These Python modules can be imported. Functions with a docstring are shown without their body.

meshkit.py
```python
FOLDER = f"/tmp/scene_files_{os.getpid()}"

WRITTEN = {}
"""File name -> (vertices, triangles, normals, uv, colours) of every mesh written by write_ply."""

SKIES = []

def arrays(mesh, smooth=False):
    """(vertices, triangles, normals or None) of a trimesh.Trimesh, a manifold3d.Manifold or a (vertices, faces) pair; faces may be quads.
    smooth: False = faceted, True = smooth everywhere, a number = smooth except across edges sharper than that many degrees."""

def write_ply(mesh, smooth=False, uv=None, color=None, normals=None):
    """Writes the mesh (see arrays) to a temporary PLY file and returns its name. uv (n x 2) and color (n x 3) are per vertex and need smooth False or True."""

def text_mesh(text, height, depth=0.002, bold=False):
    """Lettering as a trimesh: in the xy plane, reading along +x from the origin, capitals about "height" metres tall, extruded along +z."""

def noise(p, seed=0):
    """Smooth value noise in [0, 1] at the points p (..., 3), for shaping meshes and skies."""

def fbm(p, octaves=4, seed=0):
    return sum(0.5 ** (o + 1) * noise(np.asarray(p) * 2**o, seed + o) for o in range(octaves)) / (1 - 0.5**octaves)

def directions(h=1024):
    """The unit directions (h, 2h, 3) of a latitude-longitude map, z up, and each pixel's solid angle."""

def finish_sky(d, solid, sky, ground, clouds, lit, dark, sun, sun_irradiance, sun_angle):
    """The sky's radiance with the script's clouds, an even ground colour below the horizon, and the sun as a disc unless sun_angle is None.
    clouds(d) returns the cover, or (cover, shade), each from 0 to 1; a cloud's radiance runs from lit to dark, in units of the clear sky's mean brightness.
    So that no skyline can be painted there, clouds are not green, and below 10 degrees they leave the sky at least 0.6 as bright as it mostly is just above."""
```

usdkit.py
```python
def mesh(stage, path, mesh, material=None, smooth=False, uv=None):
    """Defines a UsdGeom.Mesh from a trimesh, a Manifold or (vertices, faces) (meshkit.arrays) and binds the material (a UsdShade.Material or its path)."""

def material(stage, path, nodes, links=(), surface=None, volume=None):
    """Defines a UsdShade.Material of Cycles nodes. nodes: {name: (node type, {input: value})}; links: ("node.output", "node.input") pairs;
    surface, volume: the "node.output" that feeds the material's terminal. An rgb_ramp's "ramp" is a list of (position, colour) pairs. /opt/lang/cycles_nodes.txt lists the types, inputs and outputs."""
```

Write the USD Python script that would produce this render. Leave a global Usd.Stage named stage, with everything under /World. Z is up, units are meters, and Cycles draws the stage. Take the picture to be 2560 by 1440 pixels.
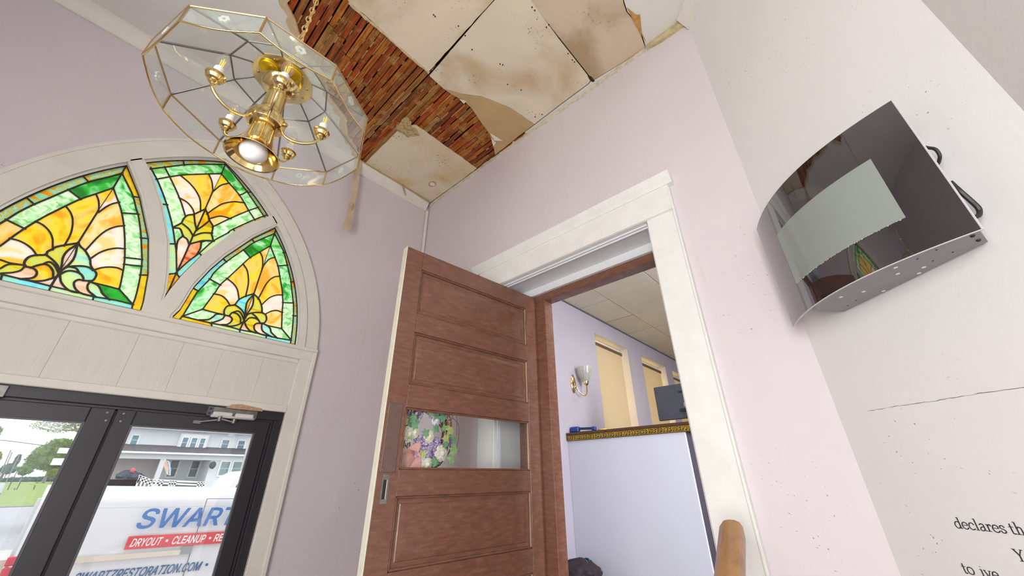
import math, random, numpy as np, trimesh, usdkit, meshkit
from pxr import Usd, UsdGeom, UsdLux, UsdShade, Gf, Sdf
from shapely.geometry import Polygon, LineString, Point, MultiPolygon, box as sbox
from shapely.ops import polygonize, unary_union
from shapely import affinity

stage = Usd.Stage.CreateInMemory()
UsdGeom.SetStageUpAxis(stage, 'Z'); UsdGeom.SetStageMetersPerUnit(stage, 1.0)
UsdGeom.Xform.Define(stage, '/World'); UsdGeom.Scope.Define(stage, '/World/Looks')
rng = np.random.default_rng(11); random.seed(11)

# ---------------------------------------------------------------- camera
F_PX, PITCH, ROLL, YAW = 939.0092, math.radians(26.9717), math.radians(-0.60958), math.radians(48.1593)
EYE = np.array([0, 0, 1.6])
_fw = np.array([math.sin(YAW) * math.cos(PITCH), math.cos(YAW) * math.cos(PITCH), math.sin(PITCH)])
_rt = np.array([math.cos(YAW), -math.sin(YAW), 0.0]); _up = np.cross(_rt, _fw)
RT = math.cos(ROLL) * _rt + math.sin(ROLL) * _up
UP = -math.sin(ROLL) * _rt + math.cos(ROLL) * _up
cam = UsdGeom.Camera.Define(stage, '/World/Camera')
cam.CreateHorizontalApertureAttr(36.0); cam.CreateVerticalApertureAttr(20.25)
cam.CreateFocalLengthAttr(36.0 * F_PX / 2560); cam.CreateClippingRangeAttr(Gf.Vec2f(0.05, 400))
cam.AddTransformOp().Set(Gf.Matrix4d(*RT, 0, *UP, 0, *(-_fw), 0, *EYE, 1))
cam.CreateExposureAttr(0.44)

# ---------------------------------------------------------------- sky, sun, window daylight, added fill lights
SKY = 1.30
sky = UsdLux.DomeLight.Define(stage, '/World/Sky'); sky.CreateIntensityAttr(1.0)
skym = usdkit.material(stage, '/World/Looks/sky', {
    'tc': ('texture_coordinate', {}), 'n': ('noise_texture', {'scale': 2.2, 'detail': 5.0}),
    'r': ('rgb_ramp', {'ramp': [(.35, (.86, .90, 1.0)), (.65, (1.0, 1.0, 1.0))]}),
    'b': ('background_shader', {'strength': SKY})}, [('tc.generated', 'n.vector'), ('n.fac', 'r.fac'), ('r.color', 'b.color')], surface='b.background')
UsdShade.MaterialBindingAPI.Apply(sky.GetPrim()).Bind(skym)
sun = UsdLux.DistantLight.Define(stage, '/World/Sun'); sun.CreateAngleAttr(3.0); sun.CreateIntensityAttr(.9); sun.CreateColorAttr(Gf.Vec3f(1, .96, .9))
_s = np.array([-.55, -.35, .76]); _s /= np.linalg.norm(_s); _x = np.cross([0, 0, 1], _s); _x /= np.linalg.norm(_x); _y = np.cross(_s, _x)
sun.AddTransformOp().Set(Gf.Matrix4d(*_x, 0, *_y, 0, *_s, 0, 0, 0, 0, 1))
def rect_light(name, pos, facing, w, h, power, color):
    """Daylight at a window, or an added fill light: the light leaves along -z of its frame."""
    l = UsdLux.RectLight.Define(stage, '/World/' + name)
    l.CreateWidthAttr(w); l.CreateHeightAttr(h); l.CreateIntensityAttr(power); l.CreateColorAttr(Gf.Vec3f(*color))
    z = -np.array(facing, float); z /= np.linalg.norm(z); a = np.array([0, 0, 1.0]) if abs(z[2]) < .9 else np.array([0, 1.0, 0])
    x = np.cross(a, z); x /= np.linalg.norm(x); y = np.cross(z, x)
    l.AddTransformOp().Set(Gf.Matrix4d(*x, 0, *y, 0, *z, 0, *pos, 1))
rect_light('DaylightLeftWindow', (-1.60, -.25, 1.75), (1, 0, 0), 1.4, 1.9, 7.6, (1, .985, .95))  # fill light added at an unseen left window
rect_light('DaylightBackWindow', (-.55, -1.12, 1.75), (0, 1, 0), 1.1, 1.9, .45, (1, .97, .93))  # weak fill added behind the camera, at an invented window
rect_light('OfficeCeilingLamp', (5.8, .9, 4.02), (0, 0, -1), 1.6, 1.0, 6.0, (1.0, .97, .92))  # fill added over the office, no such lamp in view
rect_light('OfficeYellowWindows', (7.4, 3.36, 2.75), (0, -1, 0), 4.6, 2.2, 1.6, (1, .97, .9))
rect_light('OfficeWindowDaylight', (3.1, -1.95, 2.3), (.25, 1, 0), 1.4, 2.0, 22.0, (.88, .92, 1.0))  # fill added to brighten the counter from the unseen office side

# ---------------------------------------------------------------- rays: a pixel of the photograph meets a known plane of the room
def ray(px, py):
    return RT * (px - 1280) / F_PX - UP * (py - 720) / F_PX + _fw
def atx(q, X): r = ray(*q); return EYE + r * (X / r[0])
def aty(q, Y): r = ray(*q); return EYE + r * (Y / r[1])
def atz(q, Z): r = ray(*q); return EYE + r * ((Z - 1.6) / r[2])
def atp(q, P, n): r = ray(*q); return EYE + r * (((np.asarray(P) - EYE) @ n) / (r @ n))

# ---------------------------------------------------------------- prims
_used = {}
def numbered(parent, name):
    k = _used.get((parent, name), -1) + 1; _used[(parent, name)] = k
    return name if k == 0 else f'{name}_{k:03d}'
class Node:
    def __init__(s, prim, path, loc): s.prim, s.path, s.loc = prim, path, np.asarray(loc, float)
def tag(prim, label=None, cat=None, group=None, kind=None):
    for k, v in (('label', label), ('category', cat), ('group', group), ('kind', kind)):
        if v: prim.SetCustomDataByKey(k, v)
def thing(name, label=None, cat=None, loc=(0, 0, 0), group=None, kind=None):
    group = group or {'door_closer': 'closers over the front doors', 'utility_pole': 'utility poles down the street', 'lawn_post': 'posts along the lawn', 'street_sign': 'reflection boards before the big tree', 'power_cable': 'cables behind the curved screen', 'wall_lettering': 'lettering on the splayed wall'}.get(name)
    path = '/World/' + numbered('/World', name)
    x = UsdGeom.Xform.Define(stage, path); x.AddTranslateOp().Set(Gf.Vec3d(*map(float, loc)))
    tag(x.GetPrim(), label, cat, group, kind)
    return Node(x.GetPrim(), path, loc)
def part(par, name, mesh, mat, label=None, kind=None, smooth=30):
    """mesh is in world coordinates; a part of a thing or a sub-part of a part."""
    if isinstance(mesh, (list, tuple)) and len(mesh) and isinstance(mesh[0], trimesh.Trimesh): mesh = cat_(mesh)
    path = par.path + '/' + numbered(par.path, name)
    v = np.asarray(mesh.vertices) - par.loc
    m = usdkit.mesh(stage, path, trimesh.Trimesh(v, mesh.faces, process=False), mat, smooth=smooth)
    tag(m.GetPrim(), label, None, None, kind)
    return Node(m.GetPrim(), path, par.loc)
def struct(name, mesh, mat, label=None, smooth=30):
    if isinstance(mesh, (list, tuple)): mesh = cat_(mesh)
    path = '/World/' + numbered('/World', name)
    m = usdkit.mesh(stage, path, mesh, mat, smooth=smooth); tag(m.GetPrim(), label, None, None, 'structure')
    return Node(m.GetPrim(), path, (0, 0, 0))
def solo(name, mesh, mat, label, cat, group=None, kind=None, smooth=30):
    if isinstance(mesh, (list, tuple)): mesh = cat_(mesh)
    path = '/World/' + numbered('/World', name)
    m = usdkit.mesh(stage, path, mesh, mat, smooth=smooth); tag(m.GetPrim(), label, cat, group, kind)
    return Node(m.GetPrim(), path, (0, 0, 0))

# ---------------------------------------------------------------- meshes
def cat_(ms): return trimesh.util.concatenate([m for m in ms if m is not None and len(m.faces)])
def cbox(x0, x1, y0, y1, z0, z1, c=0.0):
    """A box with chamfered edges."""
    if x1 < x0: x0, x1 = x1, x0
    if y1 < y0: y0, y1 = y1, y0
    if z1 < z0: z0, z1 = z1, z0
    if c <= 0:
        return trimesh.creation.box((x1 - x0, y1 - y0, z1 - z0)).apply_translation(((x0 + x1) / 2, (y0 + y1) / 2, (z0 + z1) / 2))
    c = min(c, (x1 - x0) / 2.2, (y1 - y0) / 2.2, (z1 - z0) / 2.2); P = []
    for X, sx in ((x0, 1), (x1, -1)):
        for Y, sy in ((y0, 1), (y1, -1)):
            for Z, sz in ((z0, 1), (z1, -1)):
                P += [(X + sx * c, Y + sy * c, Z), (X + sx * c, Y, Z + sz * c), (X, Y + sy * c, Z + sz * c)]
    return trimesh.convex.convex_hull(np.array(P))
def frame(mesh, O, U, V, N):
    """Carry a mesh from (u, v, n) into the world."""
    A = np.array([U, V, N], float); m = mesh.copy()
    m.vertices = np.asarray(mesh.vertices) @ A + np.asarray(O, float)
    if np.linalg.det(A) < 0: m.invert()
    return m
def extr(poly, h):
    gs = [g for g in getattr(poly, 'geoms', [poly]) if g.geom_type == 'Polygon' and g.area > 1e-9]
    return cat_([trimesh.creation.extrude_polygon(g, h, engine='earcut') for g in gs])
def wallxz(poly, y0, y1):
    """A polygon drawn in (x, z), standing between y0 and y1."""
    return frame(extr(poly, abs(y1 - y0)), (0, min(y0, y1), 0), (1, 0, 0), (0, 0, 1), (0, 1, 0))
def flatxy(poly, z0, z1):
    return extr(poly, z1 - z0).apply_translation((0, 0, z0))
def tube(P, r, n=8, closed=False):
    P = np.asarray(P, float); k = len(P); R = np.broadcast_to(r, k)
    T = np.gradient(P, axis=0) if not closed else np.roll(P, -1, 0) - np.roll(P, 1, 0)
    T /= np.linalg.norm(T, axis=1, keepdims=True) + 1e-12
    a = np.array([0, 0, 1.0]) if abs(T[0][2]) < .9 else np.array([1.0, 0, 0])
    n0 = np.cross(T[0], a); n0 /= np.linalg.norm(n0); V = []
    for i in range(k):
        n0 = n0 - T[i] * (n0 @ T[i]); n0 /= np.linalg.norm(n0); b = np.cross(T[i], n0)
        t = np.arange(n) * 2 * np.pi / n
        V.append(P[i] + R[i] * (np.cos(t)[:, None] * n0 + np.sin(t)[:, None] * b))
    V = np.vstack(V); Fs = []
    for i in range(k if closed else k - 1):
        j = (i + 1) % k
        for q in range(n):
            w = (q + 1) % n
            Fs += [(i * n + q, i * n + w, j * n + w), (i * n + q, j * n + w, j * n + q)]
    if not closed:
        for s, i in ((1, 0), (-1, k - 1)):
            c = len(V); V = np.vstack([V, P[i]])
            for q in range(n):
                w = (q + 1) % n
                Fs.append((c, i * n + w, i * n + q) if s > 0 else (c, i * n + q, i * n + w))
    return trimesh.Trimesh(V, Fs, process=False)
def lathe(prof, n=24, at=(0, 0, 0)):
    m = trimesh.creation.revolve(np.asarray(prof, float), sections=n)
    return m.apply_translation(at)
def ball(c, r, s=2, squash=(1, 1, 1)):
    m = trimesh.creation.icosphere(s, 1.0); m.vertices = m.vertices * np.asarray(squash) * r + np.asarray(c); return m
def bar(a, b, w, h, up=(0, 0, 1), c=0.0):
    a, b = np.asarray(a, float), np.asarray(b, float); L = np.linalg.norm(b - a); u = (b - a) / L
    v = np.cross(up, u); v /= np.linalg.norm(v); n = np.cross(u, v)
    return frame(cbox(0, L, -w / 2, w / 2, -h / 2, h / 2, c), a, u, v, n)
def spline(P, k=8):
    P = np.asarray(P, float)
    if len(P) < 3: return P
    Q = np.vstack([2 * P[0] - P[1], P, 2 * P[-1] - P[-2]]); out = []
    for i in range(1, len(Q) - 2):
        p0, p1, p2, p3 = Q[i - 1:i + 3]
        for t in np.linspace(0, 1, k, endpoint=False):
            out.append(.5 * (2 * p1 + (p2 - p0) * t + (2 * p0 - 5 * p1 + 4 * p2 - p3) * t * t + (3 * p1 - p0 - 3 * p2 + p3) * t ** 3))
    return np.array(out + [P[-1]])

# ---------------------------------------------------------------- materials
MAT = {}
def mat(name, c, rough=.5, metal=0., var=0., vs=6., bump=0., bs=40., spec=.5, coat=0., stretch=(1, 1, 1), c2=None, emit=0., ior=1.5, trans=0., sheen=0.):
    if name in MAT: return MAT[name]
    n = {'p': ('principled_bsdf', {'base_color': c, 'roughness': rough, 'metallic': metal, 'specular_ior_level': spec, 'coat_weight': coat, 'ior': ior})}
    L = []
    if emit: n['p'][1].update({'emission_color': c, 'emission_strength': emit})
    if trans: n['p'][1]['transmission_weight'] = trans
    if var or bump: n['g'] = ('geometry', {}); n['mp'] = ('mapping', {'scale': stretch}); L.append(('g.position', 'mp.vector'))
    if var:
        c2 = c2 or tuple(x * (1 - var) for x in c)
        n['n'] = ('noise_texture', {'scale': vs, 'detail': 5.0, 'roughness': .6})
        n['r'] = ('rgb_ramp', {'ramp': [(.32, c2), (.62, c)]})
        L += [('mp.vector', 'n.vector'), ('n.fac', 'r.fac'), ('r.color', 'p.base_color')]
    if bump:
        n['bn'] = ('noise_texture', {'scale': bs, 'detail': 4.0}); n['b'] = ('bump', {'strength': bump, 'distance': .01})
        L += [('mp.vector', 'bn.vector'), ('bn.fac', 'b.height'), ('b.normal', 'p.normal')]
    MAT[name] = usdkit.material(stage, '/World/Looks/' + name, n, L, surface='p.BSDF')
    return MAT[name]
def stained(name, cols, scale=6., stretch=(1, 1, 1), dist=1.0, gain=1.0, lo=.35):
    """Old opalescent glass: coloured light comes through it."""
    st = [(p, tuple(min(1., x * gain) for x in c)) for p, c in zip(np.linspace(lo, 1 - lo, len(cols)), cols)]
    MAT[name] = usdkit.material(stage, '/World/Looks/' + name, {
        'g': ('geometry', {}), 'mp': ('mapping', {'scale': stretch}), 'n': ('noise_texture', {'scale': scale, 'detail': 4.0, 'distortion': dist}),
        'r': ('rgb_ramp', {'ramp': st}), 't': ('translucent_bsdf', {}), 'd': ('diffuse_bsdf', {}), 'gl': ('glossy_bsdf', {'roughness': .12, 'color': (1, 1, 1)}),
        'x': ('mix_closure', {'fac': .16}), 'y': ('mix_closure', {'fac': .05}), 'rf': ('refraction_bsdf', {'roughness': .55, 'IOR': 1.02}), 'w': ('mix_closure', {'fac': .45})},
        [('g.position', 'mp.vector'), ('mp.vector', 'n.vector'), ('n.fac', 'r.fac'), ('r.color', 't.color'), ('r.color', 'd.color'), ('t.BSDF', 'x.closure1'), ('d.BSDF', 'x.closure2'),
         ('x.closure', 'w.closure1'), ('r.color', 'rf.color'), ('rf.BSDF', 'w.closure2'), ('w.closure', 'y.closure1'), ('gl.BSDF', 'y.closure2')], surface='y.closure')
    return MAT[name]
def pane_mat(name, tint, dust=0.0, dustc=(.8, .82, .8), ior=1.5, rough=0.0):
    n = {'t': ('transparent_bsdf', {'color': tint}), 'g': ('glossy_bsdf', {'roughness': rough, 'color': (1, 1, 1)}), 'f': ('fresnel', {}), 'm': ('mix_closure', {}),
         'ge': ('geometry', {}), 'io': ('math', {'math_type': 'multiply_add', 'value2': 1 / ior - ior, 'value3': ior})}      # a thin pane reflects the same from both of its faces
    L = [('ge.backfacing', 'io.value1'), ('io.value', 'f.IOR'), ('f.fac', 'm.fac'), ('t.BSDF', 'm.closure1'), ('g.BSDF', 'm.closure2')]; out = 'm.closure'
    if dust:
        n['d'] = ('diffuse_bsdf', {'color': dustc}); n['m2'] = ('mix_closure', {'fac': dust}); L += [('m.closure', 'm2.closure1'), ('d.BSDF', 'm2.closure2')]; out = 'm2.closure'
    MAT[name] = usdkit.material(stage, '/World/Looks/' + name, n, L, surface=out)
    return MAT[name]
def wall_mat(name, c, speck=.6, streak=0., warm=None):
    """Painted plaster: slight mottling, fine relief, dark mould specks in drifts and faint rusty runs."""
    n = {'g': ('geometry', {}), 'n1': ('noise_texture', {'scale': 1.3, 'detail': 4.0}), 'r1': ('rgb_ramp', {'ramp': [(.3, tuple(x * .95 for x in c)), (.7, c)]}),
         'n2': ('noise_texture', {'scale': 105., 'detail': 1.0}), 'r2': ('rgb_ramp', {'ramp': [(.745, (0, 0, 0)), (.775, (1, 1, 1))]}),
         'n3': ('noise_texture', {'scale': 2.1, 'detail': 2.0}), 'r3': ('rgb_ramp', {'ramp': [(.5, (0, 0, 0)), (.62, (speck,) * 3)]}),
         'mm': ('mix', {'mix_type': 'multiply', 'fac': 1.0}), 'mx': ('mix', {'color2': (.16, .13, .10)}),
         'mp': ('mapping', {'scale': (14, 14, .55)}), 'n4': ('noise_texture', {'scale': 1.6, 'detail': 3.0}), 'r4': ('rgb_ramp', {'ramp': [(.62, (0, 0, 0)), (.75, (streak,) * 3)]}),
         'ms': ('mix', {'color2': (.66, .46, .36)}),
         'bn': ('noise_texture', {'scale': 55., 'detail': 5.0}), 'b': ('bump', {'strength': .12, 'distance': .006}),
         'p': ('principled_bsdf', {'roughness': .55, 'specular_ior_level': .35})}
    L = [('g.position', 'n1.vector'), ('n1.fac', 'r1.fac'), ('g.position', 'n2.vector'), ('n2.fac', 'r2.fac'), ('g.position', 'n3.vector'), ('n3.fac', 'r3.fac'),
         ('r2.color', 'mm.color1'), ('r3.color', 'mm.color2'), ('g.position', 'mp.vector'), ('mp.vector', 'n4.vector'), ('n4.fac', 'r4.fac'),
         ('r1.color', 'ms.color1'), ('r4.color', 'ms.fac'), ('ms.color', 'mx.color1'), ('mm.color', 'mx.fac'), ('mx.color', 'p.base_color'),
         ('g.position', 'bn.vector'), ('bn.fac', 'b.height'), ('b.normal', 'p.normal')]
    MAT[name] = usdkit.material(stage, '/World/Looks/' + name, n, L, surface='p.BSDF')
    return MAT[name]
def board_mat(name, c, stain, amt=(.46, .66), mould=.8, seed=0.):
    n = {'g': ('geometry', {}), 'mp': ('mapping', {'location': (seed, seed * .7, 0)}),
         'n1': ('noise_texture', {'scale': 2.0, 'detail': 5.0, 'roughness': .55, 'distortion': .6}), 'r1': ('rgb_ramp', {'ramp': [(amt[0] - .16, c), (amt[0], tuple(x * .93 for x in c)), (amt[1], stain)]}),
         'n2': ('noise_texture', {'scale': 60., 'detail': 2.0}), 'r2': ('rgb_ramp', {'ramp': [(.62, (0, 0, 0)), (.69, (1, 1, 1))]}),
         'n3': ('noise_texture', {'scale': 4.5, 'detail': 3.0}), 'r3': ('rgb_ramp', {'ramp': [(.52, (0, 0, 0)), (.64, (mould,) * 3)]}),
         'mm': ('mix', {'mix_type': 'multiply', 'fac': 1.0}), 'mx': ('mix', {'color2': (.10, .075, .035)}), 'p': ('principled_bsdf', {'roughness': .75, 'specular_ior_level': .2})}
    L = [('g.position', 'mp.vector'), ('mp.vector', 'n1.vector'), ('n1.fac', 'r1.fac'), ('mp.vector', 'n2.vector'), ('n2.fac', 'r2.fac'), ('mp.vector', 'n3.vector'), ('n3.fac', 'r3.fac'),
         ('r2.color', 'mm.color1'), ('r3.color', 'mm.color2'), ('r1.color', 'mx.color1'), ('mm.color', 'mx.fac'), ('mx.color', 'p.base_color')]
    MAT[name] = usdkit.material(stage, '/World/Looks/' + name, n, L, surface='p.BSDF')
    return MAT[name]
LAV = LAVF = wall_mat('lavender_paint', (.725, .660, .690), .75, .16)
LAV_BRIGHT = wall_mat('overexposed_lavender', (.835, .82, .82), .8, .0)  # same lavender paint, its overexposed whiteness put into the colour
WHITE = mat('old_white_paint', (.86, .855, .83), .4, var=.06, vs=9, bump=.08, bs=90)
CREAM = mat('cream_trim_paint', (.80, .765, .70), .45, var=.07, vs=7, bump=.1, bs=80)
WHITE2 = mat('white_gloss_paint', (.80, .82, .84), .3, var=.04, vs=6, bump=.05, bs=60)
PLASTER = mat('white_ceiling_paint', (.80, .78, .745), .7, var=.05, vs=2.5, bump=.06, bs=30)
BOARD = [board_mat('ceiling_board_a', (.82, .72, .55), (.56, .40, .19), (.47, .68), .8, 0.), board_mat('ceiling_board_b', (.80, .715, .55), (.60, .46, .28), (.5, .72), .7, 3.3),
         board_mat('ceiling_board_c', (.70, .58, .42), (.45, .33, .20), (.45, .66), .5, 7.1), board_mat('ceiling_board_d', (.83, .74, .56), (.68, .50, .22), (.44, .68), .9, 12.4)]
TAN = mat('torn_brown_paper', (.56, .385, .19), .85, var=.14, vs=5)
TANL = mat('torn_pale_paper', (.70, .54, .32), .85, var=.2, vs=30)
DARKW = mat('dark_attic_wood', (.045, .022, .010), .9, var=.4, vs=12)
BLACK = mat('black_anodised_metal', (.028, .027, .033), .38, spec=.6)
BLACKP = mat('black_plastic', (.02, .02, .022), .45)
GREY = mat('brushed_grey_metal', (.30, .29, .27), .35, metal=.7, var=.3, vs=40)
STEEL = mat('bright_steel', (.80, .80, .78), .25, metal=1.)
BRASS = mat('polished_brass', (.90, .70, .32), .12, metal=1.)
BRASSD = mat('dull_brass', (.62, .42, .17), .3, metal=1., var=.25, vs=50)
LEAD = mat('grey_solder', (.23, .215, .20), .35, metal=.8)
GOLD = mat('gilded_carving', (.62, .40, .05), .35, metal=.6, var=.75, vs=70, bump=.5, bs=60)
PORC = mat('white_porcelain', (.84, .83, .84), .35)
BULBW = mat('white_bulb_glass', (.88, .87, .86), .2)
FILA = mat('yellow_filament', (.95, .66, .10), .4, emit=.35)
GLASS = pane_mat('clear_window_glass', (.97, .985, .985))
CHGLASS = pane_mat('chandelier_glass', (.97, .985, .978), .06, (.78, .83, .80))
ETCH = pane_mat('etched_glass', (.9, .93, .9), .38, (.82, .85, .78))
BULBC = pane_mat('clear_bulb_glass', (.97, .97, .96), .03, (.9, .9, .85))
_doorn = {'g': ('geometry', {}), 'mp': ('mapping', {'scale': (5, 5, 22)}), 'n': ('noise_texture', {'scale': 3.0, 'detail': 6.0, 'roughness': .65}), 'r': ('rgb_ramp', {'ramp': [(.3, (.155, .066, .042)), (.55, (.21, .092, .058)), (.75, (.27, .135, .085))]}),
          'n2': ('noise_texture', {'scale': 7., 'detail': 4.0}), 'r2': ('rgb_ramp', {'ramp': [(.35, (.2, .2, .2)), (.7, (.36, .36, .36))]}), 'mp2': ('mapping', {'scale': (60, 60, 5)}), 'n3': ('noise_texture', {'scale': 3., 'detail': 3.0}), 'b': ('bump', {'strength': .15, 'distance': .004}), 'p': ('principled_bsdf', {'specular_ior_level': .55})}
BROWN = MAT['brown_gloss_paint'] = usdkit.material(stage, '/World/Looks/brown_gloss_paint', _doorn, [('g.position', 'mp.vector'), ('mp.vector', 'n.vector'), ('n.fac', 'r.fac'), ('r.color', 'p.base_color'), ('g.position', 'n2.vector'), ('n2.fac', 'r2.fac'), ('r2.color', 'p.roughness'), ('g.position', 'mp2.vector'), ('mp2.vector', 'n3.vector'), ('n3.fac', 'b.height'), ('b.normal', 'p.normal')], surface='p.BSDF')
BROWNW = mat('worn_edge_brown', (.42, .27, .17), .5, var=.5, vs=25, stretch=(1, 1, .3))
WOOD = mat('honey_oak', (.45, .225, .072), .38, var=.4, vs=7, stretch=(1.5, 6, 1.5), c2=(.30, .14, .045), coat=.15)
_ln = {'oi': ('object_info', {}), 'r0': ('rgb_ramp', {'ramp': [(0, (.30, .055, .012)), (.2, (.44, .085, .012)), (.4, (.20, .055, .020)), (.55, (.52, .17, .022)), (.7, (.36, .085, .016)), (.85, (.42, .24, .075)), (1, (.56, .14, .014))]}),
       'g': ('geometry', {}), 'mp': ('mapping', {'scale': (70, 4, 70)}), 'n': ('noise_texture', {'scale': 1.6, 'detail': 5.0}), 'r1': ('rgb_ramp', {'ramp': [(.3, (.35, .33, .3)), (.65, (1.15, 1.1, 1.05))]}), 'mu': ('mix', {'mix_type': 'multiply', 'fac': 1.0}),
       'n2': ('noise_texture', {'scale': 7., 'detail': 7.0, 'roughness': .75}), 'r2': ('rgb_ramp', {'ramp': [(.52, (0, 0, 0)), (.68, (.8, .8, .8))]}), 'mx': ('mix', {'color2': (.46, .28, .085)}), 'p': ('principled_bsdf', {'roughness': .7, 'specular_ior_level': .3}),
       'b': ('bump', {'strength': .5, 'distance': .005})}
LATH = MAT['old_lath'] = usdkit.material(stage, '/World/Looks/old_lath', _ln, [('oi.random', 'r0.fac'), ('g.position', 'mp.vector'), ('mp.vector', 'n.vector'), ('n.fac', 'r1.fac'), ('r0.color', 'mu.color1'), ('r1.color', 'mu.color2'), ('g.position', 'n2.vector'), ('n2.fac', 'r2.fac'), ('mu.color', 'mx.color1'), ('r2.color', 'mx.fac'), ('mx.color', 'p.base_color'), ('n2.fac', 'b.height'), ('b.normal', 'p.normal')], surface='p.BSDF')
# ================================================================ the room shell
XR, YF, ZC = 1.9, 2.968, 4.40
X0A, AC, AZ, RO, RI = 0.111, 0.773, 2.362, 1.715, 1.583          # the pointed arch: axis, centre offset, centre height, radii
def arch(r, zb, n=40):
    """Gothic arch of radius r standing on the level zb, in (x, z)."""
    ap = AZ + math.sqrt(r * r - AC * AC)
    a0, a1 = math.asin((zb - AZ) / r), math.atan2(ap - AZ, AC)
    t = np.linspace(a0, a1, n)
    right = np.c_[X0A - AC + r * np.cos(t), AZ + r * np.sin(t)]
    left = right[::-1].copy(); left[:, 0] = 2 * X0A - left[:, 0]
    return Polygon(np.vstack([right, left[1:]]))
DX0, DX1 = -.693, .953                                          # front door opening
opening = unary_union([arch(RI + .02, 2.49), sbox(DX0, 0, DX1, 2.06)])
struct('wall_front', wallxz(Polygon([(-1.66, -.05), (2.34, -.05), (2.34, 4.75), (-1.66, 4.75)]).difference(opening), YF, YF + .11), LAVF)
# right wall with the inner doorway
DY0, DY1, DZ0, DZ1 = .604, 1.85, .65, 2.95
def wallyz(poly, x0, x1): return frame(extr(poly, x1 - x0), (x0, 0, 0), (0, 1, 0), (0, 0, 1), (1, 0, 0))
struct('wall_right', wallyz(Polygon([(.05, -.05), (3.2, -.05), (3.2, 4.75), (.05, 4.75)]).difference(sbox(DY0, DZ0, DY1, DZ1)), XR, XR + .40), LAV)
# the splayed corner that carries the screen, and the wall behind the camera
CR = np.array([1.9, .076, 0.]); TD = -np.array([.7193, .6947, 0.]); TN = np.array([-.6947, .7193, 0.])
CR2 = CR + TD * .845
def ch(t, off, z): return CR + TD * t + TN * off + np.array([0, 0, z])
def chbox(t0, t1, o0, o1, z0, z1, c=0.): return frame(cbox(t0, t1, o0, o1, z0, z1, c), CR, TD, TN, (0, 0, 1))
struct('wall_corner', chbox(-.0, .845, -.18, 0, -.05, 4.75), LAV_BRIGHT)
W3 = np.array([-.97, -.24, 0]); W3 /= np.linalg.norm(W3); W3N = np.array([-W3[1] * -1, 0, 0]); W3N = np.array([W3[1], -W3[0], 0.]); W3N = W3N if W3N[1] > 0 else -W3N
backp = Polygon([(0, -.05), (3.1, -.05), (3.1, 4.75), (0, 4.75)]).difference(sbox(1.35, .75, 2.45, 2.75))
struct('wall_back', frame(extr(backp, .18), CR2 - W3N * .18, W3, (0, 0, 1), W3N), LAV_BRIGHT)
leftp = Polygon([(-1.6, -.05), (3.2, -.05), (3.2, 4.75), (-1.6, 4.75)]).difference(sbox(-1.05, .75, .55, 2.75))
struct('wall_left', wallyz(leftp, -1.82, -1.64), LAVF)
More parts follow.
